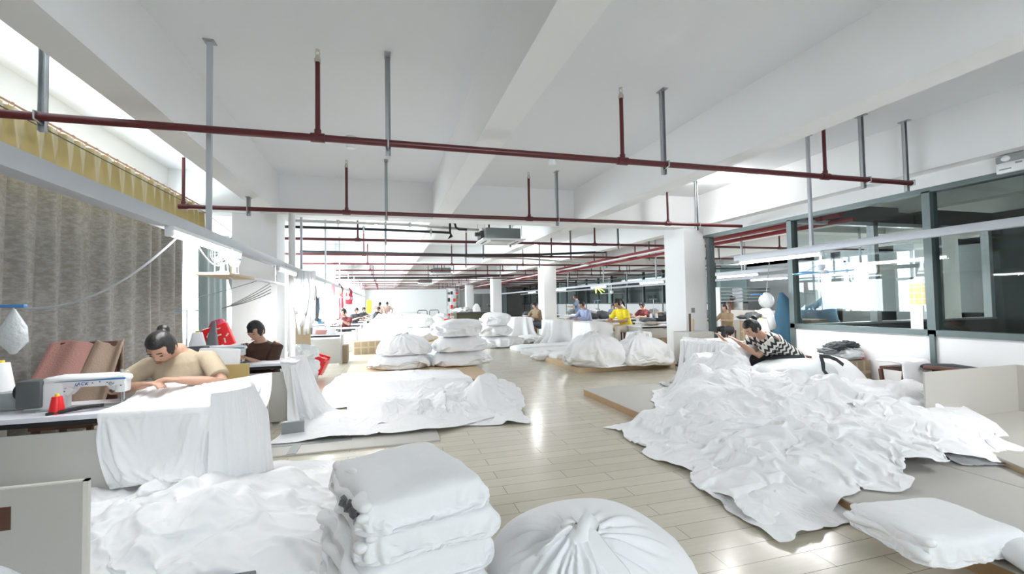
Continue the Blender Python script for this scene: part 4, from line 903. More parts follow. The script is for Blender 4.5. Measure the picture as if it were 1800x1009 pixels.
stool(6.1, 17.5, 0, 'stool under the man in the khaki shirt')
person('person in a maroon top sewing beyond the woman in yellow', (9.6, 15.2, 0), -1.4, M['maroon_shirt'], M['dark_trousers'], 'short', 'sit', lean=.2, hands=((-.2, -.48, .76), (.15, -.48, .76)), s=1.15)
stool(9.6, 15.2, 0, 'stool under the person in maroon')
person('man in a steel blue shirt standing left of the right hall lamps', (8.95, 20, 0), -2.2, M['steelblue_shirt'], M['khaki_shirt'], 'short', 'stand', lean=.08, hands=((-.2, -.35, 1.1), (.2, -.35, 1.1)), face=(0, -1, -.1), s=1.12)
person('person in a blue grey top seated far behind the woman in yellow', (10.6, 19.5, 0), -.6, M['steelblue_shirt'], M['dark_trousers'], 'short', 'sit', lean=.2, s=1.1)
person('man in a light brown sweater sewing in the open doorway beyond the column', (10.55, 12.0, 0), -1.75 + .4, M['khaki_shirt'], M['dark_trousers'], 'short', 'sit', lean=.15, hands=((-.2, -.48, .78), (.2, -.46, .78)), face=(0, -1, -.2), detail=1, sleeve='long', s=1.05)
stool(10.55, 12.0, 0, 'dark box stool under the man in the light brown sweater')
person('person in a white shirt standing far behind the doorway racks', (15.4, 17.4, 0), 0, M['peach'], M['dark_trousers'], 'short', 'stand', lean=.1)
person('woman in a dark red patterned top at the fourth left sewing table', (-1.25, 16.2, 0), -.2, M['maroon_shirt'], M['jeans'], 'fringe', 'sit', lean=.22, hands=((-.25, -.4, .9), (0, -.42, .9)), face=(-.5, -.8, -.2), detail=1, s=1.12)
stool(-1.25, 16.2, 0, 'stool under the woman in dark red')
for i, (x, y, lab) in enumerate(((-1.25, 21, 'nearest of the three dark clad workers along the left wall'), (-1.15, 24.5, 'middle one of the three dark clad workers along the left wall'), (-.45, 24.8, 'rightmost of the three dark clad workers along the left wall'))):
    person('worker in black, ' + lab, (x, y, 0), .5 + .3 * i, M['denim'], M['dark_trousers'], 'short', 'sit', lean=.2, s=1.12)
person('woman in a pink and red top standing left at the far cutting table', (-.28, 29.5, 0), 2.8, M['peach'], M['jeans'], 'pony', 'stand', lean=.1, hands=((-.25, -.3, 1.0), (.22, .0, 1.35)), face=(0, -1, -.3), s=1.02)
person('man in a peach shirt standing right at the far cutting table', (.19, 30, 0), 3.1, M['peach'], M['dark_trousers'], 'short', 'stand', lean=.12, hands=((-.3, -.3, 1.0), (.3, -.3, 1.0)), face=(0, -1, -.3), s=1.03)
person('man in an olive shirt standing at the dark counter in the far middle', (7.3, 29.9, 0), -1.3, M['olive'], M['olive'], 'short', 'stand', lean=.15, hands=((-.2, -.4, 1.2), (.2, -.4, 1.15)), sleeve='long', s=1.12)

# ================================================================== white cloths and bundles
def wavy(u, v, s1, s2, amp): return amp * noise.noise(Vector((u * s1, v * s2, 1.7)))
def heap(name, label, corners, bumps, base=0, nx=130, ny=110, grow=.24, lift=.03, lumps=.05, lscale=1.6, seed=1, frames=26, edge=.05, m='cloth', group='white cloth heaps on the floor', extra_cores=(), fine=.03, pins=None, bend=.03, basefn=None, hmin=0):
    xs = [c[0] for c in corners]; ys = [c[1] for c in corners]; x0, x1, y0, y1 = min(xs) - .2, max(xs) + .2, min(ys) - .2, max(ys) + .2
    bf = basefn or (lambda x, y: base)
    def H(x, y):
        g = gsum(x, y, bumps); n_ = fbm(x, y, lscale, seed)
        return bf(x, y) + g * (1 + .25 * n_) + max(0, n_ + .15) * lumps + hmin
    core = hcore(x0, x1, y0, y1, lambda x, y: H(x, y), 70)
    def fn(u, v):
        e = edge
        x, y = quad(corners, u, v); x += e * noise.noise(Vector((v * 6, seed, 0))) * (2 * abs(u - .5)) ** 2 + .04 * noise.noise(Vector((x * 3, y * 3, seed + 5))); y += e * noise.noise(Vector((u * 6, seed + 9, 0))) * (2 * abs(v - .5)) ** 2
        return (x, y, H(x, y) + lift + fine * (noise.noise(Vector((x * 7, y * 7, seed))) + .6) + .04 * abs(noise.noise(Vector((x * 3, y * 3, seed + 3)))))
    o = cloth_obj(name, sheet_bm(nx, ny, fn), M[m], [core] + list(extra_cores), grow=grow, frames=frames, bend=bend, pins=pins)
    return tag(o, label, 'cloth', group)
def box_core(x0, x1, y0, y1, z0, z1, bev=.03): b_ = nb(); box(b_, x0, x1, y0, y1, z0, z1, bev); bmesh.ops.triangulate(b_, faces=b_.faces); return b_
def ball_core(c, r): b_ = nb(); ball(b_, c, r, 3); return b_

# --- near left: drape over the table and heap on the floor
def fnA(u, v):   # u along x, v from the table top out over the front edge and down
    x = -1.93 + .98 * u + .03 * math.sin(v * 7); s_ = v * 1.35
    if s_ < .55: return (x, 4.42 - s_ - .0, .86 + .02 * math.sin(u * 7) + .05 * (u > .35) * math.sin((u - .35) * 3))
    if s_ < .67: t_ = (s_ - .55) / .12; return (x, 3.87 - .07 * t_, .86 - .05 * t_)
    return (x + .05 * (s_ - .6), 3.79 - .06 * (s_ - .67), .80 - (s_ - .67))
lap = ball_core((-1.3, 4.15, .62), (.34, .30, .25))
o = cloth_obj('sheet_over_table', sheet_bm(80, 100, fnA), M['cloth'], [box_core(-2.9, -1.2, 3.87, 4.45, .70, .775), lap, floor_core(0), hcore(-2.9, -.2, 2.1, 3.9, lambda x, y: gsum(x, y, [(-1.5, 3.2, 1.0, .28)]), 20)], grow=.10, frames=24, pins=lambda c: c.y > 4.36 and c.z > .8)
tag(o, 'white sheet being sewn, hanging over the near table edge', 'cloth')
def fnA2(u, v):   # the side fall to the right of the table
    a = u * 1.6 - .35; r = .36 + .16 * v; x = -1.36 + r * math.cos(-a * 1.1 + .25) ; y = 4.02 + .85 * r * math.sin(-a * 1.1 + .25) 
    return (x + .02 * math.sin(u * 30) * v, y + .02 * math.cos(u * 26) * v, .88 - .80 * v ** 1.1)
o = cloth_obj('sheet_fold', sheet_bm(90, 70, fnA2), M['cloth'], [box_core(-2.9, -1.22, 3.87, 4.45, .0, .775), ball_core((-1.28, 4.1, .58), (.36, .34, .28)), floor_core(0)], grow=.12, frames=20, pins=lambda c: c.z > .86)
tag(o, 'rounded fall of white sheet at the right end of the near sewing table', 'cloth')
heap('sheet_heap', 'large crumpled white sheet heap spread on the floor in the left foreground', [(-2.75, 2.25), (-.62, 2.15), (-.32, 3.75), (-2.6, 3.95)], [(-1.9, 3.4, .75, .26), (-1.25, 3.3, .55, .30), (-.85, 3.0, .45, .24), (-1.6, 2.7, .6, .22), (-.7, 3.6, .35, .16)], nx=125, ny=110, grow=.32, lumps=.12, seed=2, lscale=2.2, fine=.07)
heap('sheet_heap', 'second white sheet layer in front of the left foreground heap', [(-1.5, 1.7), (-.15, 1.75), (-.35, 2.75), (-1.55, 2.6)], [(-1.0, 2.3, .45, .14)], nx=90, ny=80, grow=.25, lumps=.07, seed=12, lscale=2.2)
heap('sheet_heap', 'thin white sheet fold trailing between the heap and the second table', [(-1.35, 3.8), (-.35, 3.6), (-.25, 4.5), (-1.15, 4.75)], [(-.8, 4.1, .35, .10)], nx=80, ny=70, grow=.28, lumps=.06, seed=22, lscale=2.4)

# --- sacks
def qsphere(bm, n):
    bmesh.ops.create_cube(bm, size=2); bmesh.ops.subdivide_edges(bm, edges=bm.edges[:], cuts=n, use_grid_fill=True)
    for v in bm.verts: v.co = Vector((math.tan(v.co.x * PI / 4), math.tan(v.co.y * PI / 4), math.tan(v.co.z * PI / 4))).normalized()
    return list(bm.verts)
# --- folded quilt stack (foreground)
def quilt(x, y, z, lx, ly, th, rz, label, seed, layers=3, group='folded quilts in the foreground stack', tiltv=(0, 0)):
    t = thing('folded_quilt', label, 'quilt', (x, y, z), rz, group); t.rotation_euler = (tiltv[0], tiltv[1], rz)
    def wob(p): return Vector((.022 * noise.noise(Vector((p.x * 4, p.y * 4, seed))), .022 * noise.noise(Vector((p.x * 4, p.y * 4, seed + 9))), .03 * noise.noise(Vector((p.x * 3.2, p.y * 3.2, seed * 3.1))) + .010 * noise.noise(Vector((p.x * 12, p.y * 12, p.z * 9 + seed)))))
    def shp(d, k):
        x, y, zz = d; L = (abs(x) ** 7 + abs(y) ** 7 + abs(zz) ** 3.2) ** (1 / 7) if True else 1
        mx_ = max(abs(x), abs(y), abs(zz)); x, y, zz = x / mx_, y / mx_, zz / mx_; L = (abs(x) ** 9 + abs(y) ** 9 + abs(zz) ** 9) ** (1 / 9); x, y, zz = x / L, y / L, zz / L
        e = max(abs(x), abs(y)); p = Vector((x * lx / 2, y * ly / 2, zz * th / 2 * (1 - .25 * max(0, (e - .75) / .25) ** 2)))
        p = p * k + wob(p) * .9; p.z += th / 2; return p
    core = nb(); g = qsphere(core, 16)
    for v in g: v.co = shp(v.co.copy(), .985)
    b = nb(); g = qsphere(b, 34)
    for v in g: v.co = shp(v.co.copy(), 1.03) + Vector((1, 1, 1)) * .006 * noise.noise(v.co * 8)
    tr = Matrix.Translation((x, y, z)) @ Euler((tiltv[0], tiltv[1], rz)).to_matrix().to_4x4(); core.transform(tr); b.transform(tr)
    o = cloth_obj('quilt_body', b, M['cloth2'], [core, floor_core(z + .001)], grow=.13, frames=18, bend=.05); o.parent = t; o.matrix_parent_inverse = tr.inverted()
    # rolled fold ends on the left side: several thin lapped layers
    for i in range(layers):
        zc = th * (i + .5) / layers; w_ = th / layers * .46; b = nb(); n_ = 26; pts = []; rad = []
        for j in range(n_ + 1):
            yy = -ly / 2 + .01 + (ly - .02) * j / n_; pp = Vector((-lx / 2 + .02, yy, zc)); pp += wob(pp) * 1.0; pp.x += .05 * noise.noise(Vector((yy * 6, i * 3.3, seed))) - .02 * (i % 2); pp.z += .03 * noise.noise(Vector((yy * 8, i * 2.3, seed + 3)))
            pts.append(pp); rad.append((.026 + .014 * noise.noise(Vector((yy * 6, i, seed))), w_ * (1 + .35 * noise.noise(Vector((yy * 9, i * 5, seed))))))
        loft(b, pts, rad, side=(1, 0, 0), seg=14, caps='round'); obj('fold', b, M['cloth2'], t, smooth=True)
    return t
quilt(.09, 2.24, .60, .52, .66, .13, .27, 'top folded white quilt of the foreground stack, with dark printed patch', 1)
quilt(.13, 2.22, .49, .56, .64, .115, .20, 'second folded quilt of the foreground stack, under the printed one', 2)
quilt(.08, 2.22, .35, .56, .66, .145, .30, 'third folded quilt of the foreground stack', 3, layers=4)
quilt(.08, 2.23, .19, .60, .66, .165, .18, 'fourth folded quilt of the foreground stack', 4, layers=4)
quilt(.05, 2.24, .0, .68, .70, .20, .26, 'bottom folded quilt of the foreground stack', 5, layers=4)
b = nb()
for i in range(9): rbox(b, (-.115 - .008 * i + .01 * rnd.random(), 1.93 + i * .018, .665 + .02 * math.sin(i * 2)), (.02, .02, .012 + .01 * rnd.random()), (rnd.random(), rnd.random(), rnd.random()))
tag(obj('dark_printed_patch', b, M['greycloth']), 'small dark printed patch tucked in the top quilt fold', 'cloth')

# --- sacks proper
def sack(name, label, c, r, rz=0, z=0, knot=(0, 0), grow=.16, seed=1, n=5, frames=22, m='cloth', flat=.0, power=2.6, group='tied white sacks', ties=True, cat='sack', lump=.05, parent=None, grav=.55):
    """cloth-wrapped bundle with its neck gathered at knot (relative); r=(rx, ry, rz)"""
    t = thing(name, label, cat, (c[0], c[1], z), rz, group) if parent is None else parent
    def shape(d, k):
        x, y, zz = d; L = (abs(x) ** power + abs(y) ** power + abs(zz) ** power) ** (1 / power); p = Vector((x, y, zz)) / L
        p = Vector((p.x * r[0], p.y * r[1], p.z * r[2])) * k; nn_ = noise.fractal(Vector((p.x * 2.2, p.y * 2.2, p.z * 2.2 + seed)), 1, 2, 2); p *= 1 + lump * 2 * nn_
        p.z = max(p.z + r[2] * .92, .006 * k); return p
    core = nb(); g = qsphere(core, 22)
    for v in g: v.co = shape(v.co.copy(), .97)
    b = nb(); g = qsphere(b, 30 if n < 6 else 60)
    kx, ky = knot
    for v in g:
        d = v.co.copy(); p = shape(d, 1.03)
        if ties:
            q = Vector((p.x - kx * r[0], p.y - ky * r[1])); dd = q.length / max(r[0], r[1]); a = math.atan2(q.y, q.x)
            if d.z > 0:
                p.z += .30 * r[2] * math.exp(-(dd / .16) ** 2) ; k_ = math.exp(-(dd / .55) ** 2); p.z += .035 * math.sin(a * 17 + 3 * math.sin(a * 3)) * k_ * min(1, dd / .1)
        p += Vector((1, 1, 1)) * .008 * noise.noise(p * 9); v.co = p
    tr = Matrix.Translation((c[0], c[1], z)) @ Matrix.Rotation(rz, 4, 'Z'); core.transform(tr); b.transform(tr)
    kp = tr @ Vector((kx * r[0], ky * r[1], 0))
    o = cloth_obj('sack_cloth', b, M[m], [core, floor_core(z + .002)], grow=grow, frames=frames, pins=(lambda p_: math.hypot(p_.x - kp.x, p_.y - kp.y) < .045 * max(1, r[0]) and p_.z > z + r[2]) if ties else None, bend=.02, gravity=grav if n < 6 else 1)
    o.parent = t; o.matrix_parent_inverse = (Matrix.Translation((c[0], c[1], z)) @ Matrix.Rotation(rz, 4, 'Z')).inverted()
    if ties:
        b = nb(); top = r[2] * 2.12 + z * 0; kz = r[2] * 1.98
        K = Vector((kx * r[0], ky * r[1], kz)); sc = 1.15 if n > 5 else max(.6, min(1.5, r[0] / .45))
        loft(b, [K + Vector((-.02, .0, -.02)) * sc, K + Vector((.0, -.03, .03)) * sc, K + Vector((.05, -.0, .045)) * sc, K + Vector((.04, .04, .01)) * sc, K + Vector((-.02, .03, .03)) * sc], [.035 * sc, .045 * sc, .04 * sc, .038 * sc, .03 * sc], seg=12, caps='round')
        for v in b.verts: v.co += Vector((1, 1, 1)) * .012 * noise.noise(v.co * 22)
        obj('knot', b, M[m], t, smooth=True)
        for i, (dx, dy, dz) in enumerate(((-.16, -.04, -.0), (.08, -.20, -.10), (-.03, -.17, -.12))):
            b = nb(); pts = [K + Vector((dx * u, dy * u, .02 + dz * u * u + .02 * math.sin(u * 5 + i))) * 1 for u in (0, .3, .6, .85, 1.05)]; pts = [K + (p_ - K) * sc for p_ in pts]
            loft(b, pts, [(.022 * sc, .014 * sc), (.035 * sc, .008 * sc), (.05 * sc, .007 * sc), (.055 * sc, .006 * sc), (.045 * sc, .004 * sc)], side=Vector((-dy, dx, .2)), seg=12)
            for v in b.verts: v.co += Vector((0, 0, 1)) * .012 * noise.noise(v.co * 18)
            obj('tie_end', b, M[m], t, smooth=True)
    return t
sack('tied_sack', 'big knotted white sack in the foreground beside the quilt stack', (.93, 2.03), (.475, .49, .235), knot=(-.26, -.34), n=6, seed=3, grow=.15, power=2.3, frames=24, lump=.02)
sack('tied_sack', 'left one of the two knotted white sacks on the right platform', (4.42, 9.0), (.64, .5, .33), z=.1, knot=(-.1, .0), seed=5, grow=.24, lump=.12, power=2.1)
sack('tied_sack', 'right one of the two knotted white sacks, with a corner pulled flat', (5.42, 8.8), (.66, .5, .31), z=.1, knot=(-.15, 0), seed=6, grow=.2, power=1.9, lump=.07)
sack('bundle_sack', 'knotted upper bundle of the nearest short pile left of the aisle', (.42, 10.3), (.52, .45, .20), z=.40, knot=(0, -.2), seed=8, grow=.16, group='stacked white bundles')
# plain wrapped bundles, one made, the rest copied with turns
def plain(label, c, r, z, seed, rz=0, g_='stacked white bundles'): return sack('wrapped_bundle', label, c, r, rz=rz, z=z, seed=seed, grow=.24, ties=False, power=2.5, n=5, group=g_, cat='bundle', lump=.09, frames=20)
B1 = plain('lower flat bundle under the knotted one, left of the aisle', (.36, 10.3), (.62, .5, .165), .11, 11)
B2 = plain('bottom bundle of the middle pile on the platform edge', (1.66, 10.3), (.60, .48, .16), .11, 12)
B3 = plain('large top bundle of the middle pile beside the aisle', (1.62, 10.4), (.54, .45, .20), .74, 13)
B4 = plain('bottom bundle of the tall far pile beside the aisle', (3.7, 14.9), (.66, .5, .2), .0, 14)
run_sims()
SIMS.clear()
dup(B2, (1.66, 10.34, .42), rz=.25, label='middle bundle of the middle pile on the platform edge', scale=(.97, 1, .98))
dup(B1, (1.62, 11.5, .11), rz=.3, label='bottom bundle behind the middle pile, mostly hidden')
dup(B1, (1.9, 12.2, .44), rz=1.3, label='slanting bundle leaning behind the middle pile', scale=(.9, .9, 1.15))
dup(B3, (2.3, 13.2, .72), rz=.6, label='bundle showing above the middle pile beside the aisle', scale=(.85, .8, .8))
dup(B1, (2.2, 13.2, 0), rz=.6, label='lowest bundle beyond the middle pile, hidden below', scale=(.9, .9, 2.1))
dup(B4, (3.55, 14.9, .38), rz=.5, label='second bundle of the tall far pile beside the aisle', scale=(.92, .95, 1))
dup(B3, (3.6, 14.9, .72), rz=1.1, label='top bundle of the tall far pile beside the aisle', scale=(1.05, 1.0, 1.15))
dup(B4, (4.15, 14.8, .0), rz=2.2, label='right bottom bundle of the tall far pile', scale=(.5, .7, .9))
dup(B3, (1.25, 17.3, .10), rz=.3, label='lower bundle at the right end of the far left heap', scale=(1.1, 1.1, 1.35))
dup(B3, (1.3, 17.6, .62), rz=2.0, label='upper bundle at the right end of the far left heap', scale=(.95, .95, 1.25))
dup(B4, (6.1, 21.5, 0), rz=.5, label='rounded sack by the khaki man far right of the aisle', scale=(.7, .9, .8))

# --- second left area: sheet on the floor with its rising drape
def floor_h(x, y): return .0
heap('spread_sheet', 'broad pale sheet spread left of the aisle with its front edge lifted', [(-1.05, 5.45), (.55, 5.35), (1.55, 5.9), (-1.0, 6.75)], [(.3, 6.0, .5, .06)], grow=.12, lumps=.05, seed=31, nx=120, ny=80, m='cloth', lscale=1.5, base=.02)
heap('crumpled_sheet', 'crumpled white sheet heap beside the aisle in front of the platform', [(-.35, 5.95), (1.55, 5.55), (2.0, 7.3), (-.3, 7.3)], [(1.5, 6.5, .40, .30), (.3, 6.3, .4, .20), (1.0, 6.8, .5, .20), (.8, 6.1, .4, .13)], grow=.28, lumps=.10, seed=32, nx=130, ny=110, lscale=2.2)
heap('flat_sheet', 'smooth white sheet laid on the floor and platform behind the crumpled one', [(-.95, 7.1), (1.5, 7.2), (1.35, 9.2), (-.75, 9.6)], [(.4, 8.4, 1.1, .05)], grow=.07, lumps=.02, seed=33, nx=110, ny=100, basefn=lambda x, y: .115 * max(0, min(1, (y - 7.75) / .35)))
def fnD(u, v):
    top = Vector((-1.30 + .24 * u, 6.45 + .42 * u, .79)); bot = Vector((-1.42 + 1.5 * u, 6.0 + .95 * u * (1 - .1 * u), .03)); p = top.lerp(bot, v); p.z = .79 * (1 - v) ** 1.2 + .03; p.x += .03 * math.sin(u * 11) * v; p.y += .03 * math.cos(u * 9) * v; return p
o = cloth_obj('falling_sheet', sheet_bm(80, 90, fnD), M['cloth'], [floor_core(0), box_core(-2.4, -1.14, 6.43, 7.0, 0, .775)], grow=.10, frames=20, pins=lambda c: c.z > .80)
tag(o, 'pale sheet falling from the second sewing table corner to the floor', 'cloth')
# --- right: the huge pile
pile_c = [(2.55, 2.55), (5.2, 2.65), (6.95, 4.6), (2.75, 4.75)]
plat = lambda x, y: .10 if x > 3.05 else .0 
platS = lambda x, y: .10 * max(0, min(1, (x - 2.92) / .13))
heap('sheet_pile', 'huge crumpled white sheet pile spilling over the right platform edge', pile_c, [(4.5, 4.5, .8, .26), (5.3, 4.4, .7, .24), (3.9, 3.9, .8, .13), (3.3, 3.4, .6, .07), (5.0, 3.5, .8, .14), (4.2, 3.1, .5, .09), (6.1, 4.3, .6, .12)], nx=170, ny=130, grow=.28, lumps=.09, seed=41, lscale=2.3, basefn=platS, edge=.12, fine=.06)
heap('sheet_pile', 'upper crumpled white sheet mass rising toward the right sewing table', [(3.15, 4.5), (5.3, 4.3), (5.15, 5.7), (4.0, 5.9)], [(4.75, 5.75, .5, .62), (4.5, 5.3, .5, .45), (4.1, 5.0, .45, .30), (5.0, 4.9, .5, .42)], nx=130, ny=110, grow=.24, lumps=.08, seed=42, lscale=2.4, basefn=platS)
heap('sheet_pile', 'white sheet tongue trailing right toward the greige boards', [(4.7, 2.75), (5.3, 2.6), (6.9, 4.5), (5.4, 4.6)], [(5.6, 3.7, .7, .2), (6.3, 4.3, .5, .22)], nx=100, ny=100, grow=.25, lumps=.08, seed=43, lscale=2.2, basefn=platS, lift=.22)
heap('sheet_corner', 'sheet corner folded on the tiles at the front of the huge pile', [(2.38, 2.35), (3.0, 2.4), (3.15, 3.05), (2.45, 3.1)], [(2.75, 2.7, .3, .05)], nx=80, ny=80, grow=.28, lumps=.05, seed=44, lscale=3, lift=.05, edge=.04)
# drape on the right table
def fnR(u, v):
    s_ = v * 1.75; x = 4.90 + .98 * u
    if s_ < 1.02: return (x, 6.72 - s_, .80)
    return (x - .0 * s_, 5.66 - .10 * (s_ - 1.02), .78 - (s_ - 1.04) * .95)
o = cloth_obj('draped_sheet', sheet_bm(80, 100, fnR), M['cloth'], [box_core(4.95, 5.76, 5.62, 6.78, .3, .775, .02), floor_core(.1)], grow=.07, frames=22, pins=lambda c: c.y > 6.6)
tag(o, 'white sheet covering the right sewing table and hanging down its front', 'cloth')
def fnL(u, v):
    x = 4.98 - .5 * v ** 1.2 - .06 * math.sin(u * 9) * v; return (x, 6.75 - 1.25 * u - .1 * v, .85 - .72 * v)
o = cloth_obj('bunched_sheet', sheet_bm(90, 60, fnL), M['cloth'], [box_core(4.93, 5.76, 5.62, 6.78, .1, .79, .02), floor_core(.1)], grow=.26, frames=22, pins=lambda c: c.z > .84)
tag(o, 'bunched white sheet sliding down the left end of the right table', 'cloth')
# rolls behind the pile
R1 = sack('wrapped_roll', 'polythene wrapped white roll with black tape before the woman in zigzag', (5.62, 5.18), (.72, .34, .26), rz=.08, z=.12, seed=21, grow=.1, ties=False, power=2.6, m='plastic_cloth', cat='roll', lump=.02, group=None)
heap('draped_sheet', 'white sheet draped over the box beside the partition', [(6.1, 4.85), (7.0, 4.75), (7.05, 5.8), (6.2, 5.9)], [(6.6, 5.45, .42, .48)], nx=90, ny=90, grow=.12, lumps=.03, seed=51, basefn=lambda x, y: .1)
# folded quilt at the bottom right with a rolled one
Q = quilt(2.97, 1.85, .12, .62, .46, .14, -.12, 'folded fluffy white quilt on the platform at the bottom right', 7, layers=3, group=None)
run_sims(); SIMS.clear()
t = thing('rolled_cloth', 'rolled white cloth at the bottom right picture corner', 'roll', (3.18, 1.62, .10), -.5)
b = nb(); loft(b, [(0, -.45, .06), (0, -.2, .065), (0, .06, .065)], [(.1, .065)] * 3, side=(1, 0, 0), seg=20, caps='flat'); obj('roll', b, M['cloth2'], t, smooth=None)
b = nb(); pts = [((.012 + .0052 * a) * math.cos(a), .063, .065 + .65 * (.012 + .0052 * a) * math.sin(a)) for a in [k_ * .35 for k_ in range(48)]]; tube(b, pts, .006, 6); obj('spiral_edge', b, M['cloth'], t)
# tape lines on roll
for i, pts in enumerate(([(5.95, 5.0, .655), (5.90, 4.93, .58), (5.84, 4.87, .48), (5.93, 4.85, .36), (5.98, 4.86, .28)], [(5.95, 5.02, .66), (6.1, 5.0, .64), (6.2, 4.97, .60), (6.3, 4.95, .52)], [(4.95, 4.86, .38), (5.2, 4.80, .39), (5.5, 4.78, .36)])):
    b = nb(); loft(b, pts, [(.028, .004)] * len(pts), side=(1, 0, .2), seg=6); tag(obj('black_tape', b, M['tape']), ('black tape zigzag on the wrapped roll', 'black tape strip over the top right of the wrapped roll', 'black tape strip along the foot of the wrapped roll')[i], 'tape')

# ================================================================== the far hall
def blob(name, label, cat, c, r, m, seed=1, group=None, rough_=.25, sub=4, flat=True, sc=2.2):
    b = nb(); g = bmesh.ops.create_icosphere(b, subdivisions=sub, radius=1)
    for v in g['verts']:
        p = v.co.copy(); n_ = noise.fractal(Vector((p.x * sc, p.y * sc, p.z * sc + seed * 5)), 1, 2, 3) + .5 * abs(noise.noise(Vector((p.x * sc * 2.5, p.y * sc * 2.5, p.z * 5 + seed)))); k = 1 + rough_ * n_
        v.co = Vector((c[0] + p.x * r[0] * k, c[1] + p.y * r[1] * k, max(c[2], c[2] + r[2] * (.9 + p.z * k) if flat else c[2] + p.z * r[2] * k)))
    return tag(obj(name, b, m if not isinstance(m, str) else M[m], smooth=True), label, cat, group)
def cover(x, y, lx, ly, h, label, rz=0, m='cloth', flare=.06, seed=0, name='draped_sheet', group='white sheets over tables in the right hall'):
    b = nb(); n_ = 120; rings = []
    for j, (z, k, off) in enumerate(((h + .012, .0, 0), (h + .016, .6, 0), (h + .012, .97, 0), (h - .02, 1.0, .02), (h * .7, 1.0, .045), (h * .4, 1.0, .08), (.02, 1.0, flare + .08))):
        rr = []
        for i in range(n_):
            a = 2 * PI * i / n_; ca, sa = math.cos(a), math.sin(a); q = 1 / max(abs(ca), abs(sa)); X, Y = ca * q, sa * q
            rip = off * (1 + .8 * math.sin(a * 9 + seed + 2 * math.sin(a * 3 + seed))) if off else 0
            rr.append(b.verts.new((X * (lx / 2 * k + rip) + ca * rip * .2, Y * (ly / 2 * k + rip), z + .012 * noise.noise(Vector((X * 4, Y * 4, seed))))))
        rings.append(rr)
    for a_, c_ in zip(rings, rings[1:]):
        for i in range(n_): b.faces.new((a_[i], a_[(i + 1) % n_], c_[(i + 1) % n_], c_[i]))
    o = obj(name, b, M[m], smooth=True); o.location = (x, y, 0); o.rotation_euler = (0, 0, rz); md = o.modifiers.new('t', 'SOLIDIFY'); md.thickness = .006; md.offset = 1
    return tag(o, label, 'cloth', group)
# left row of machines
for i, (y, w_) in enumerate(((12.6, 1.25), (15.6, 1.3), (18.4, 1.3), (21.2, 1.3), (24.0, 1.3), (27.0, 1.3))):
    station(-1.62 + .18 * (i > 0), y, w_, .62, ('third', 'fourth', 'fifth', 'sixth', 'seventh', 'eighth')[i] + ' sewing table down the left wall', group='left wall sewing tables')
    machine(-2.0 + .18 * (i > 0), y - .02, .77, 'sewing machine on the ' + ('third', 'fourth', 'fifth', 'sixth', 'seventh', 'eighth')[i] + ' left table', s=.9, group='far left sewing machines', simple=True)
t = thing('folded_pink_cloth', 'folded pink cloth on the third left sewing table', 'cloth', (-1.55, 12.4, .77)); b = nb(); rbox(b, (0, 0, .06), (.26, .2, .12), (0, .1, .2), .02); obj('cloth', b, mat('pale_pink', (.60, .30, .28), .8), t)
for i, (x, m_, lab) in enumerate(((-1.85, 'dark_grey', 'dark box at the left end of the third left table'), (-1.3, 'white_plastic', 'white tub on the third left sewing table'))):
    b = nb(); box(b, x - .09, x + .09, 12.35, 12.55, .771, .93, .01); tag(obj('parts_box', b, M[m_]), lab, 'box')
b = nb(); box(b, -1.13, -.92, 12.45, 12.95, .02, .45, .004); tag(obj('brown_board', b, M['kraft']), 'brown board standing under the third left table', 'board')
b = nb(); box(b, -1.70, -1.42, 9.85, 9.87, .55, 1.25, .004); tag(obj('kraft_sheet', b, M['pine']), 'hanging kraft paper sheet beside the near column', 'paper')
# hanging things by the near column
t = thing('hanging_strips', 'bunch of white cloth strips hanging from the rail beside the column', 'cloth', (-1.35, 8.7, 2.12))
for i in range(9):
    x = -.17 + .04 * i; b = nb(); L = .75 + .4 * abs(math.sin(i * 1.9)); pts = [(x * (1 - .2 * u) + .015 * math.sin(u * 6 + i), .04 * math.sin(i * 2.1) + .02 * u, -L * u) for u in (0, .2, .4, .6, .8, 1)]
    loft(b, pts, [(.03, .006), (.035, .009), (.04, .009), (.04, .008), (.035, .007), (.02, .004)], side=(1, .3 * math.sin(i), 0), seg=10); obj('strip', b, M['plastic_cloth' if i % 2 else 'cloth'], t, smooth=True)
t = thing('hanging_belts', 'bunch of dark brown belts hanging right of the white strips', 'belts', (-1.42, 9.5, 2.1))
for i in range(4): b = nb(); tube(b, [(.02 * i, 0, 0), (.05 + .03 * i, .02, -.25), (.04 + .04 * i, 0, -.5 - .1 * (i % 2))], .012, 6); obj('belt', b, M['dark_wood'], t)
for i, (x, y, z, r_, lab) in enumerate(((-1.45, 9.5, .02, (.22, .2, .27), 'white plastic bag with wrapped rolls beside the drain pipe'), (-1.42, 9.45, .48, (.2, .18, .14), 'upper white plastic bag beside the drain pipe, above the stool'), (-1.6, 9.75, .45, (.2, .2, .15), 'white bag leaning on the drain pipe'))):
    blob('plastic_bag', lab, 'bag', (x, y, z), r_, 'plastic_cloth', seed=i + 2, rough_=.3, sc=3)
def hung(x, y, z, w_, L, m, label, name='hanging_garment', group=None):
    b = nb(); loft(b, [(x, y, z), (x, y, z - .1), (x + .02, y, z - L * .6), (x, y, z - L)], [(w_ * .3, .02), (w_ * .8, .04), (w_, .05), (w_ * .9, .03)], seg=14, caps='round')
    for v in b.verts: v.co.x += .02 * math.sin(v.co.z * 9 + x * 7)
    return tag(obj(name, b, M[m] if isinstance(m, str) else m, smooth=True), label, 'garment', group)
mar = mat('maroon_cloth', (.25, .02, .03), .8); pk = mat('rose_cloth', (.8, .35, .38), .8)
hung(-1.5, 14.2, 2.16, .12, .85, pk, 'pink cloth hanging high behind the near column')
hung(-1.5, 16.9, 2.25, .10, .35, M['dark_wood'], 'brown cloth hanging on the left rail beyond the column')
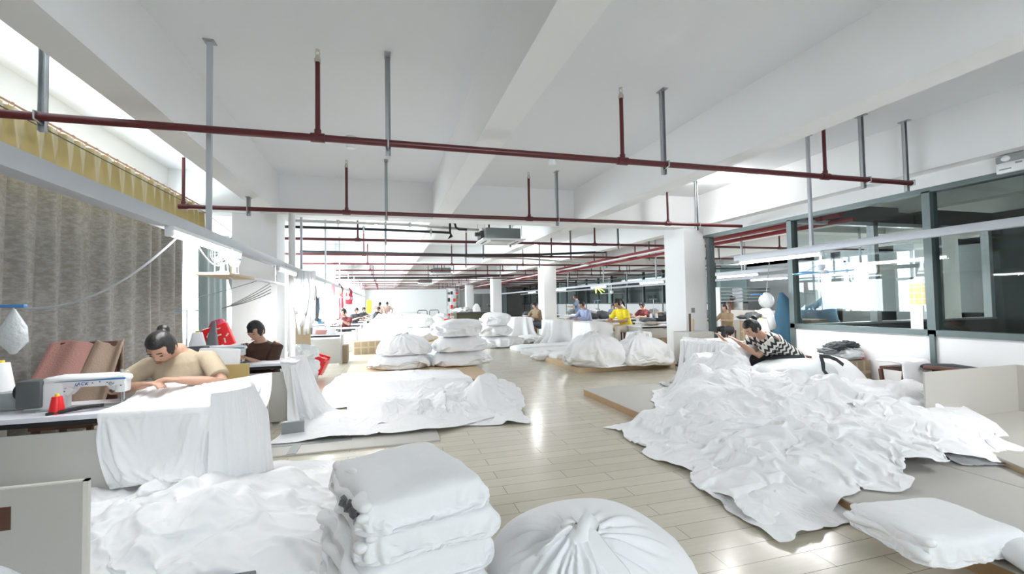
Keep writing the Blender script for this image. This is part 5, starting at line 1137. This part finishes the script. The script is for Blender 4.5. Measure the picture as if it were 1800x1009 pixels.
hung(-1.5, 17.2, 2.12, .09, 1.05, mar, 'maroon cloth strip hanging below the left rail')
hung(-1.5, 21.3, 2.25, .16, .7, mar, 'second maroon garment hanging on the left rail')
for i in range(10):
    hung(-1.95 + .07 * i, 14 + .05 * (i % 3), 1.765, .06, .62 + .08 * (i % 3), ['cloth', 'denim', 'blue_cloth', 'cloth', 'plastic_cloth', 'cloth2', 'cloth', 'plastic_cloth', 'cloth', 'cloth2'][i], ['white', 'black', 'navy', 'white', 'pale', 'off-white', 'white', 'pale', 'white', 'off-white'][i] + f' hanging garment on the left clothes rail beyond the column, {ords[i]} from the left'.replace('nearest', 'first'), group='garments on the left clothes rail')
t = thing('clothes_rail', 'steel clothes rail along the left wall beyond the column', 'rail', (-1.6, 14, 0)); b = nb(); tube(b, [(-.45, 0, 1.75), (.4, 0, 1.75)], .012); obj('bar', b, M['steel'], t)
for s in (-.45, .4): b = nb(); tube(b, [(s, 0, 0), (s, 0, 1.75)], .014); obj('post', b, M['steel'], t)
for i, (x, y, z) in enumerate(((-1.5, 16.2, 1.75), (-1.45, 20.0, 1.75), (-1.45, 22.5, 1.72))):
    t = thing('fan_bar', 'light blue ceiling fan blades under the left rail, ' + ords[i].replace('nearest', 'nearest one'), 'fan', (x, y, z), .2 * i, 'light blue fans over the far left tables')
    b = nb(); tube(b, [(0, 0, 0), (0, 0, .36)], .02); ball(b, (0, 0, .05), .08, 2); obj('motor', b, M['white_plastic'], t)
    for a in range(3): b = nb(); rbox(b, (.3 * math.cos(a * 2.09), .3 * math.sin(a * 2.09), 0), (.5, .1, .008), (0, .0, a * 2.09)); obj('blade', b, M['sky_plastic'], t)
for (x, y, lab, m_) in ((6.08, 5.05, 'light blue fan blades hanging under the right rail before the glass', 'sky_plastic'), ):
    t = thing('small_ceiling_fan', lab, 'fan', (x, y, 1.85), PI / 2 - .05)
    b = nb(); lathe(b, [(.03, .03), (.05, .06), (.055, .11), (.03, .15), (.012, .2), (.012, .3)], (0, 0, 0), 16); obj('motor', b, M['white_plastic'], t)
    b = nb(); lathe(b, [(.09, -.015), (.1, 0), (.07, .03)], (0, 0, 0), 18); obj('hub', b, M['plastic_cloth'], t)
    for a, L in ((0, .44), (PI, .44), (PI / 2 + .15, .4)): b = nb(); rbox(b, ((L * .55) * math.cos(a), (L * .55) * math.sin(a), 0), (L, .09, .012), (.1, 0, a), .004); obj('blade', b, M['sky_plastic'], t)
t = thing('covered_fan', 'white plastic covered fan hanging beyond the zigzag woman', 'fan', (7.0, 6.95, 1.45))
b = nb(); ball(b, (0, 0, 0), (.16, .1, .15), 3)
for v in b.verts: v.co *= 1 + .15 * noise.noise(v.co * 9)
obj('cover', b, M['bag_clear'], t, smooth=True); b = nb(); tube(b, [(0, 0, .13), (.05, 0, .45), (-.3, -.4, .75)], .006); obj('cable', b, M['cable'], t)
b = nb(); loft(b, [(-.0, 0, -.1), (.07, 0, -.3), (.12, 0, -.55)], [(.05, .03), (.08, .04), (.1, .04)], seg=12); obj('hanging_cloth', b, M['plastic_cloth'], t, smooth=True)
b = nb(); box(b, -.36, -.05, -.02, .02, .1, .125, .006); obj('blue_bar', b, M['blue_plastic'], t)
cone(6.86, 6.95, .80, M['cloth'], 'large white cone behind the zigzag woman', r=.15, h=.30)
b = nb(); box(b, 6.62, 7.1, 6.78, 7.1, 0, .80, .01); tag(obj('side_counter', b, M['board']), 'counter carrying the white cone behind the zigzag woman', 'counter')
t = thing('blue_covered_machine', 'machine under a blue cloth cover in the partition doorway', 'cover', (8.15, 7.55, 0))
b = nb(); loft(b, [(0, 0, 0), (0, 0, .75), (-.02, 0, 1.1), (-.12, 0, 1.45), (-.16, 0, 1.6)], [(.34, .3), (.33, .3), (.27, .22), (.12, .1), (.03, .03)], seg=28, caps='flat')
for v in b.verts: a = math.atan2(v.co.y, v.co.x); v.co.x += .018 * math.sin(a * 9) * (1.5 - v.co.z); v.co.y += .018 * math.cos(a * 9) * (1.5 - v.co.z)
obj('cover', b, M['blue_cloth'], t, smooth=True)
t = thing('blue_covered_machine', 'blue cloth over a table seen through the right glass', 'cover', (11.2, 9.5, 0))
b = nb(); loft(b, [(0, 0, 0), (0, 0, .9), (.3, 0, 1.1), (.5, 0, 1.5)], [(.9, .4), (.8, .4), (.35, .3), (.15, .1)], seg=24); obj('cover', b, M['blue_cloth'], t, smooth=True)
b = nb(); box(b, 8.6, 10.4, 8.5, 9.2, .0, .95, .01); tag(obj('crate', b, M['kraft']), 'long brown crate behind the right glass', 'box')
# bagged clothes on the worn wooden box
blob('bagged_clothes', 'clear polythene bag of grey clothes on the worn wooden box', 'bag', (7.03, 5.5, .5), (.27, .22, .09), M['bag_clear'], seed=4, sc=3)
for i, (x, z, m_, r_) in enumerate(((6.8, .64, 'denim', .12), (6.95, .68, 'room_dark', .14), (7.08, .69, 'denim', .13), (7.2, .67, 'room_dark', .09), (6.7, .60, 'greycloth', .13))):
    blob('dark_garment', ['dark green garment at the left of the bagged pile', 'dark garment in the middle of the bagged pile', 'black garment right of the middle of the bagged pile', 'small dark garment at the right end of the bagged pile', 'grey garment next to the zigzag woman'][i], 'garment', (x, 5.5 + .04 * (i % 2), z), (r_, .12, .05), m_, seed=i + 10, rough_=.5, sc=3)
b = nb(); box(b, 7.24, 7.31, 5.4, 5.47, .5, .62, .01); tag(obj('red_tub', b, M['red']), 'small red tub at the right end of the bagged clothes', 'tub')
# cloth pile under the box in front
# right hall tables
cover(6.15, 12.7, .75, 1.2, .84, 'white sheet over the table of the woman in yellow', seed=1)
cover(5.85, 14.9, .7, 1.2, .84, 'white sheet over the table of the man in pale blue', seed=2, flare=.15)
cover(5.25, 17.5, .7, 1.1, .88, 'white sheet over the table of the man in khaki', seed=3, flare=.12)
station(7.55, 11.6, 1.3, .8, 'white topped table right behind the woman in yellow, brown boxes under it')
carton(7.05, 11.35, 0, .5, .5, .42, .1, 'left brown box under the table beside the middle column'); carton(7.65, 11.3, 0, .5, .5, .42, -.1, 'right brown box under the table beside the middle column')
carton(9.1, 13.5, .77, .45, .35, .3, 0, 'open cardboard box on a table beyond the woman in yellow')
cover(6.8, 11.15, .5, .45, .60, 'pale cloth over the small stand before the boxes', seed=4, flare=.03)
blob('beige_cloth', 'pile of beige cloth on the table behind the yellow woman', 'cloth', (7.35, 11.4, .775), (.28, .2, .05), mat('beige_cloth', (.50, .46, .38), .9), seed=8)
for i, (x, y) in enumerate(((9.1, 13.2), (8.6, 16.2), (10.9, 14.4), (9.0, 19.0), (11.4, 17.2), (10.2, 22), (12.8, 13), (8.3, 23.5))):
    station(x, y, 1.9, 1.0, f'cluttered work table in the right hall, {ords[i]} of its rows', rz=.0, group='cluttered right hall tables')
    for q in range(4):
        m_ = ['greycloth', 'denim', 'room_dark', 'cloth2', 'beige'][(i + q) % 5]
        blob('garment_pile', f'{["mid grey", "near black", "dark green grey", "off-white", "brown"][(i + q) % 5]} cloth pile, {["left end", "centre left", "centre right", "right end"][q]} of the {ords[i]} cluttered right hall table', 'garment pile', (x - .7 + .45 * q, y + .1 * math.sin(q + i), .772), (.26, .24, .07 + .05 * ((q + i) % 3)), m_, seed=i * 4 + q, rough_=.4, sub=3, sc=2.8, group='garment piles on the right hall tables')
for i, (x, y) in enumerate(((8.5, 23.2), (9.4, 18.8), (8.5, 13.0), (9.2, 16.4), (11.5, 14.5), (10.8, 22), (12.0, 17.2))):
    thread_stand(x, y, .77, f'thread stand with two white cones, {ords[i]} in the right hall', h=.75)
for i, (x, y, z) in enumerate(((9.3, 18.6, 2.0), )):
    t = thing('lime_ribbon', 'lime green ribbon streamer hanging from the white rail', 'ribbon', (x, y, z))
    b = nb()
    for k_ in range(5): a = k_ * 1.3; tube(b, [(0, 0, .1), (.12 * math.cos(a), 0, .05 + .05 * math.sin(a)), (.25 * math.cos(a) + .1, 0, -.1 + .1 * math.sin(a))], .02, 6)
    obj('streamer', b, M['lime'], t)
for i, (x, y) in enumerate(((9.3, 17.3), (9.3, 12.3), (9.3, 25.5))):
    t = thing('fan_bar', ('white fan blades over the right hall tables, middle one', 'pale blue fan over the table beyond the yellow woman', 'white fan blades left of the second middle column')[i], 'fan', (x, y, 1.8), .3 * i, 'fans over the right hall')
    b = nb(); tube(b, [(0, 0, 0), (0, 0, .38)], .015); ball(b, (0, 0, .05), .08, 2); obj('motor', b, M['white_plastic'], t)
    for a in range(3): b = nb(); rbox(b, (.3 * math.cos(a * 2.09), .3 * math.sin(a * 2.09), 0), (.5, .1, .008), (0, 0, a * 2.09)); obj('blade', b, M['sky_plastic' if i == 1 else 'white_plastic'], t)
# low white pads beside the aisle right of the tall far pile
def pad(x, y, lx, ly, h, rz, label, seed):
    b = nb(); box(b, -lx / 2, lx / 2, -ly / 2, ly / 2, 0, h, 0); bmesh.ops.subdivide_edges(b, edges=b.edges[:], cuts=16, use_grid_fill=True)
    for v in b.verts:
        p = v.co; e = max(abs(p.x) / (lx / 2), abs(p.y) / (ly / 2)); p.z *= 1 - .3 * max(0, (e - .85) / .15); p.z += (.03 * noise.noise(Vector((p.x * 2.5, p.y * 2.5, seed))) + .015 * noise.noise(Vector((p.x * 8, p.y * 8, seed)))) * (p.z > .02); p.x += .04 * noise.noise(Vector((p.y * 2, seed, 0))); p.y += .04 * noise.noise(Vector((p.x * 2, seed + 3, 0)))
    o = obj('white_pad', b, M['cloth'], smooth=True); o.location = (x, y, 0); o.rotation_euler = (0, 0, rz); return tag(o, label, 'cloth', 'flat white pads right of the aisle')
pad(5.2, 13.6, 2.6, 1.0, .14, .1, 'long white pad in front of the tables right of the aisle', 1)
pad(5.0, 12.2, 2.3, 1.1, .16, .12, 'second long white pad before the pale blue shirt man', 2)
pad(4.6, 10.9, 1.3, .9, .22, .2, 'white pad behind the left knotted sack', 3)
blob('cloth_bundle', 'small white cloth bundle lying at the end of the white pads', 'bundle', (4.0, 11.0, .0), (.38, .25, .13), 'cloth', seed=3, rough_=.3)
blob('cloth_bundle', 'loose white cloth heap beside the sheet of the pale blue shirt man', 'bundle', (5.1, 15.9, 0), (.5, .4, .14), 'cloth', seed=6, rough_=.4)
b = nb(); loft(b, [(5.1, 9.0, .1), (5.1, 9.0, .3), (5.1, 9.0, .35)], [(.2, .2), (.3, .25), (.2, .2)], seg=16, caps='round'); bm_ = b; bm_.free()
for i in range(4):
    b = nb(); rbox(b, (6.15 + .02 * i, 8.05, .12 + .055 * i), (.55 - .03 * i, .4, .05), (0, 0, .05 * i), .015); tag(obj('folded_fabric', b, [M['denim'], M['greycloth'], mat('olive_cloth', (.14, .13, .09), .9), mat('taupe_cloth', (.30, .27, .22), .9)][i]), ['darkest bottom folded cloth', 'second folded grey cloth', 'third folded olive cloth', 'top folded taupe cloth'][i] + ' in the small stack left of the greige end board', 'cloth', 'folded cloths beside the end board')
b = nb(); box(b, 5.9, 6.45, 7.8, 8.3, 0, .095, .01); tag(obj('stack_base', b, M['board']), 'low board under the small folded cloth stack', 'board')
# far left heap, seat of the hall's end
def far_heap(x0, x1, y0, y1, H, label, seed):
    fn = lambda u, v: (x0 + (x1 - x0) * u, y0 + (y1 - y0) * v, .1 + (math.sin(PI * min(1, max(0, u))) ** .5 * math.sin(PI * v) ** .5) * H * (.62 + .5 * fbm(u * 3, v * 3, 1.0, seed) + .13 * abs(noise.noise(Vector((u * 9, v * 9, seed)))) + .06 * abs(noise.noise(Vector((u * 24, v * 24, seed))))))
    return tag(obj('sheet_heap', sheet_bm(110, 90, fn), M['cloth'], smooth=True), label, 'cloth', 'white cloth heaps on the floor')
far_heap(-1.2, 1.6, 17.0, 20.5, .95, 'tall white sheet heap far left of the aisle behind the cardboard box', 3)
far_heap(-1.0, 1.4, 16.4, 18.2, .55, 'front part of the far left white sheet heap', 5)
far_heap(-.4, 1.7, 20.5, 23, 1.2, 'grey shaded sheet heap behind the far left one', 8)
# cutting table and end-of-hall things
t = thing('cutting_table', 'long white cutting table before the end wall with two people', 'table', (.9, 31, 0)); b = nb(); box(b, -1.8, 1.6, -.5, .5, .90, .95, .01); obj('tabletop', b, M['tabletop'], t)
for x in (-1.6, 1.4):
    for y in (-.4, .4): b = nb(); box(b, x - .03, x + .03, y - .03, y + .03, 0, .9); obj('leg', b, M['steel'], t)
for i, (x, lab) in enumerate(((2.25, 'left'), (2.95, 'right'))):
    t = thing('trolley_frame', f'{lab} dark framed trolley far down the aisle', 'trolley', (x, 28, 0), 0, 'trolleys far down the aisle')
    b = nb(); tube(b, [(-.28, 0, .5), (-.28, 0, 1.02), (-.22, 0, 1.1), (.22, 0, 1.1), (.28, 0, 1.02), (.28, 0, .5)], .025); obj('handle', b, M['dark_grey'], t); b = nb(); box(b, -.3, .3, 0, .6, .35, .5, .01); obj('tray', b, M['white_plastic'], t)
    for s in (-1, 1): b = nb(); box(b, s * .28 - .02, s * .28 + .02, 0, .6, .0, .36); obj('leg', b, M['steel'], t)
t = thing('dark_counter', 'dark packing counter far down the hall right of the aisle', 'counter', (4.9, 26.3, 0)); b = nb(); box(b, -.9, 1.1, -.5, .5, .0, .92, .01); obj('body', b, M['olive'], t); b = nb(); box(b, -.95, 1.15, -.55, .55, .92, .96, .01); obj('worktop', b, M['dark_grey'], t)
b = nb(); box(b, 3.25, 4.0, 25.5, 25.78, .0, .62, .02); tag(obj('red_crate', b, M['red']), 'red crate on the floor at the dark counter', 'crate')
blob('cloth_pile', 'white cloth pile on top of the dark counter', 'cloth', (4.5, 26.3, .96), (.5, .35, .14), 'cloth', seed=15, rough_=.5)
blob('cloth_bundle', 'white sheet bundle on the floor left of the dark counter', 'bundle', (3.3, 27.6, 0), (.6, .4, .45), 'cloth', seed=17, rough_=.3)
blob('standing_sack', 'tall white sack held by the man in olive', 'sack', (5.75, 28.8, .0), (.3, .25, .75), 'cloth', seed=19, rough_=.12)
t = thing('storage_shelf', 'tall shelf of small goods at the far end of the aisle', 'shelf', (5.6, 38, 0))
for x in (-.5, .5):
    for y in (-.2, .2): b = nb(); box(b, x - .02, x + .02, y - .02, y + .02, 0, 2.8); obj('post', b, M['steel'], t)
for z in (.4, 1.0, 1.6, 2.2, 2.7): b = nb(); box(b, -.52, .52, -.22, .22, z, z + .03); obj('shelf_board', b, M['white_steel'], t)
for i in range(16):
    z = (.43, 1.03, 1.63, 2.23)[i // 4]; x = 5.25 + .23 * (i % 4); b = nb(); box(b, x - .09, x + .09, 37.9, 38.1, z, z + .2 + .12 * ((i * 7) % 3) / 2, .01)
    tag(obj('stored_box', b, M[['red', 'greycloth', 'white_plastic', 'kraft', 'denim'][(i * 3) % 5]]), f'{["red", "grey", "white", "brown", "black"][(i * 3) % 5]} item on the far storage shelf, {["bottom", "second", "third", "top"][i // 4]} board, {ords[i % 4].replace("nearest", "first")} from the left', 'box', 'items on the far storage shelf')
t = thing('grey_cabinet', 'pair of tall grey cabinets far behind the middle columns', 'cabinet', (8.4, 40, 0)); b = nb(); box(b, -.7, .8, -.3, .3, 0, 2.3, .01); obj('cabinet_body', b, M['grey'], t)
for x in (-.33, .43): b = nb(); box(b, x - .33, x + .33, -.32, -.3, .1, 2.2, .005); d_ = obj('door', b, M['grey'], t); b = nb(); box(b, x + .2, x + .24, -.34, -.32, 1.1, 1.3); obj('handle', b, M['black'], d_)
b = nb(); box(b, -1.1, -.78, 30.9, 31.1, .95, 1.8, .02); tag(obj('yellow_stack', b, M['yellow']), 'stack of yellow packets at the left end of the far cutting table', 'packets')
b = nb(); box(b, 14.2, 15.0, 12, 16, 0, 1.0, .01); tag(obj('side_counter', b, M['board']), 'greige counter seen in the doorway beyond the khaki sweater man', 'counter')
t = thing('goods_rack', 'white slatted goods rack behind the doorway', 'rack', (15.5, 17.0, 0))
for z in (1.35, 1.5, 1.65, 1.8, 1.95): b = nb(); box(b, -1.2, 1.6, -.3, .3, z, z + .04); obj('shelf_board', b, M['white_steel'], t)
for x in (-1.2, 0, 1.6): b = nb(); box(b, x - .02, x + .02, -.3, .3, 0, 2.0); obj('post', b, M['white_steel'], t)
carton(11.6, 12.4, 0, .45, .04, .75, 0, 'upright cardboard sheet right of the man in the light brown sweater')
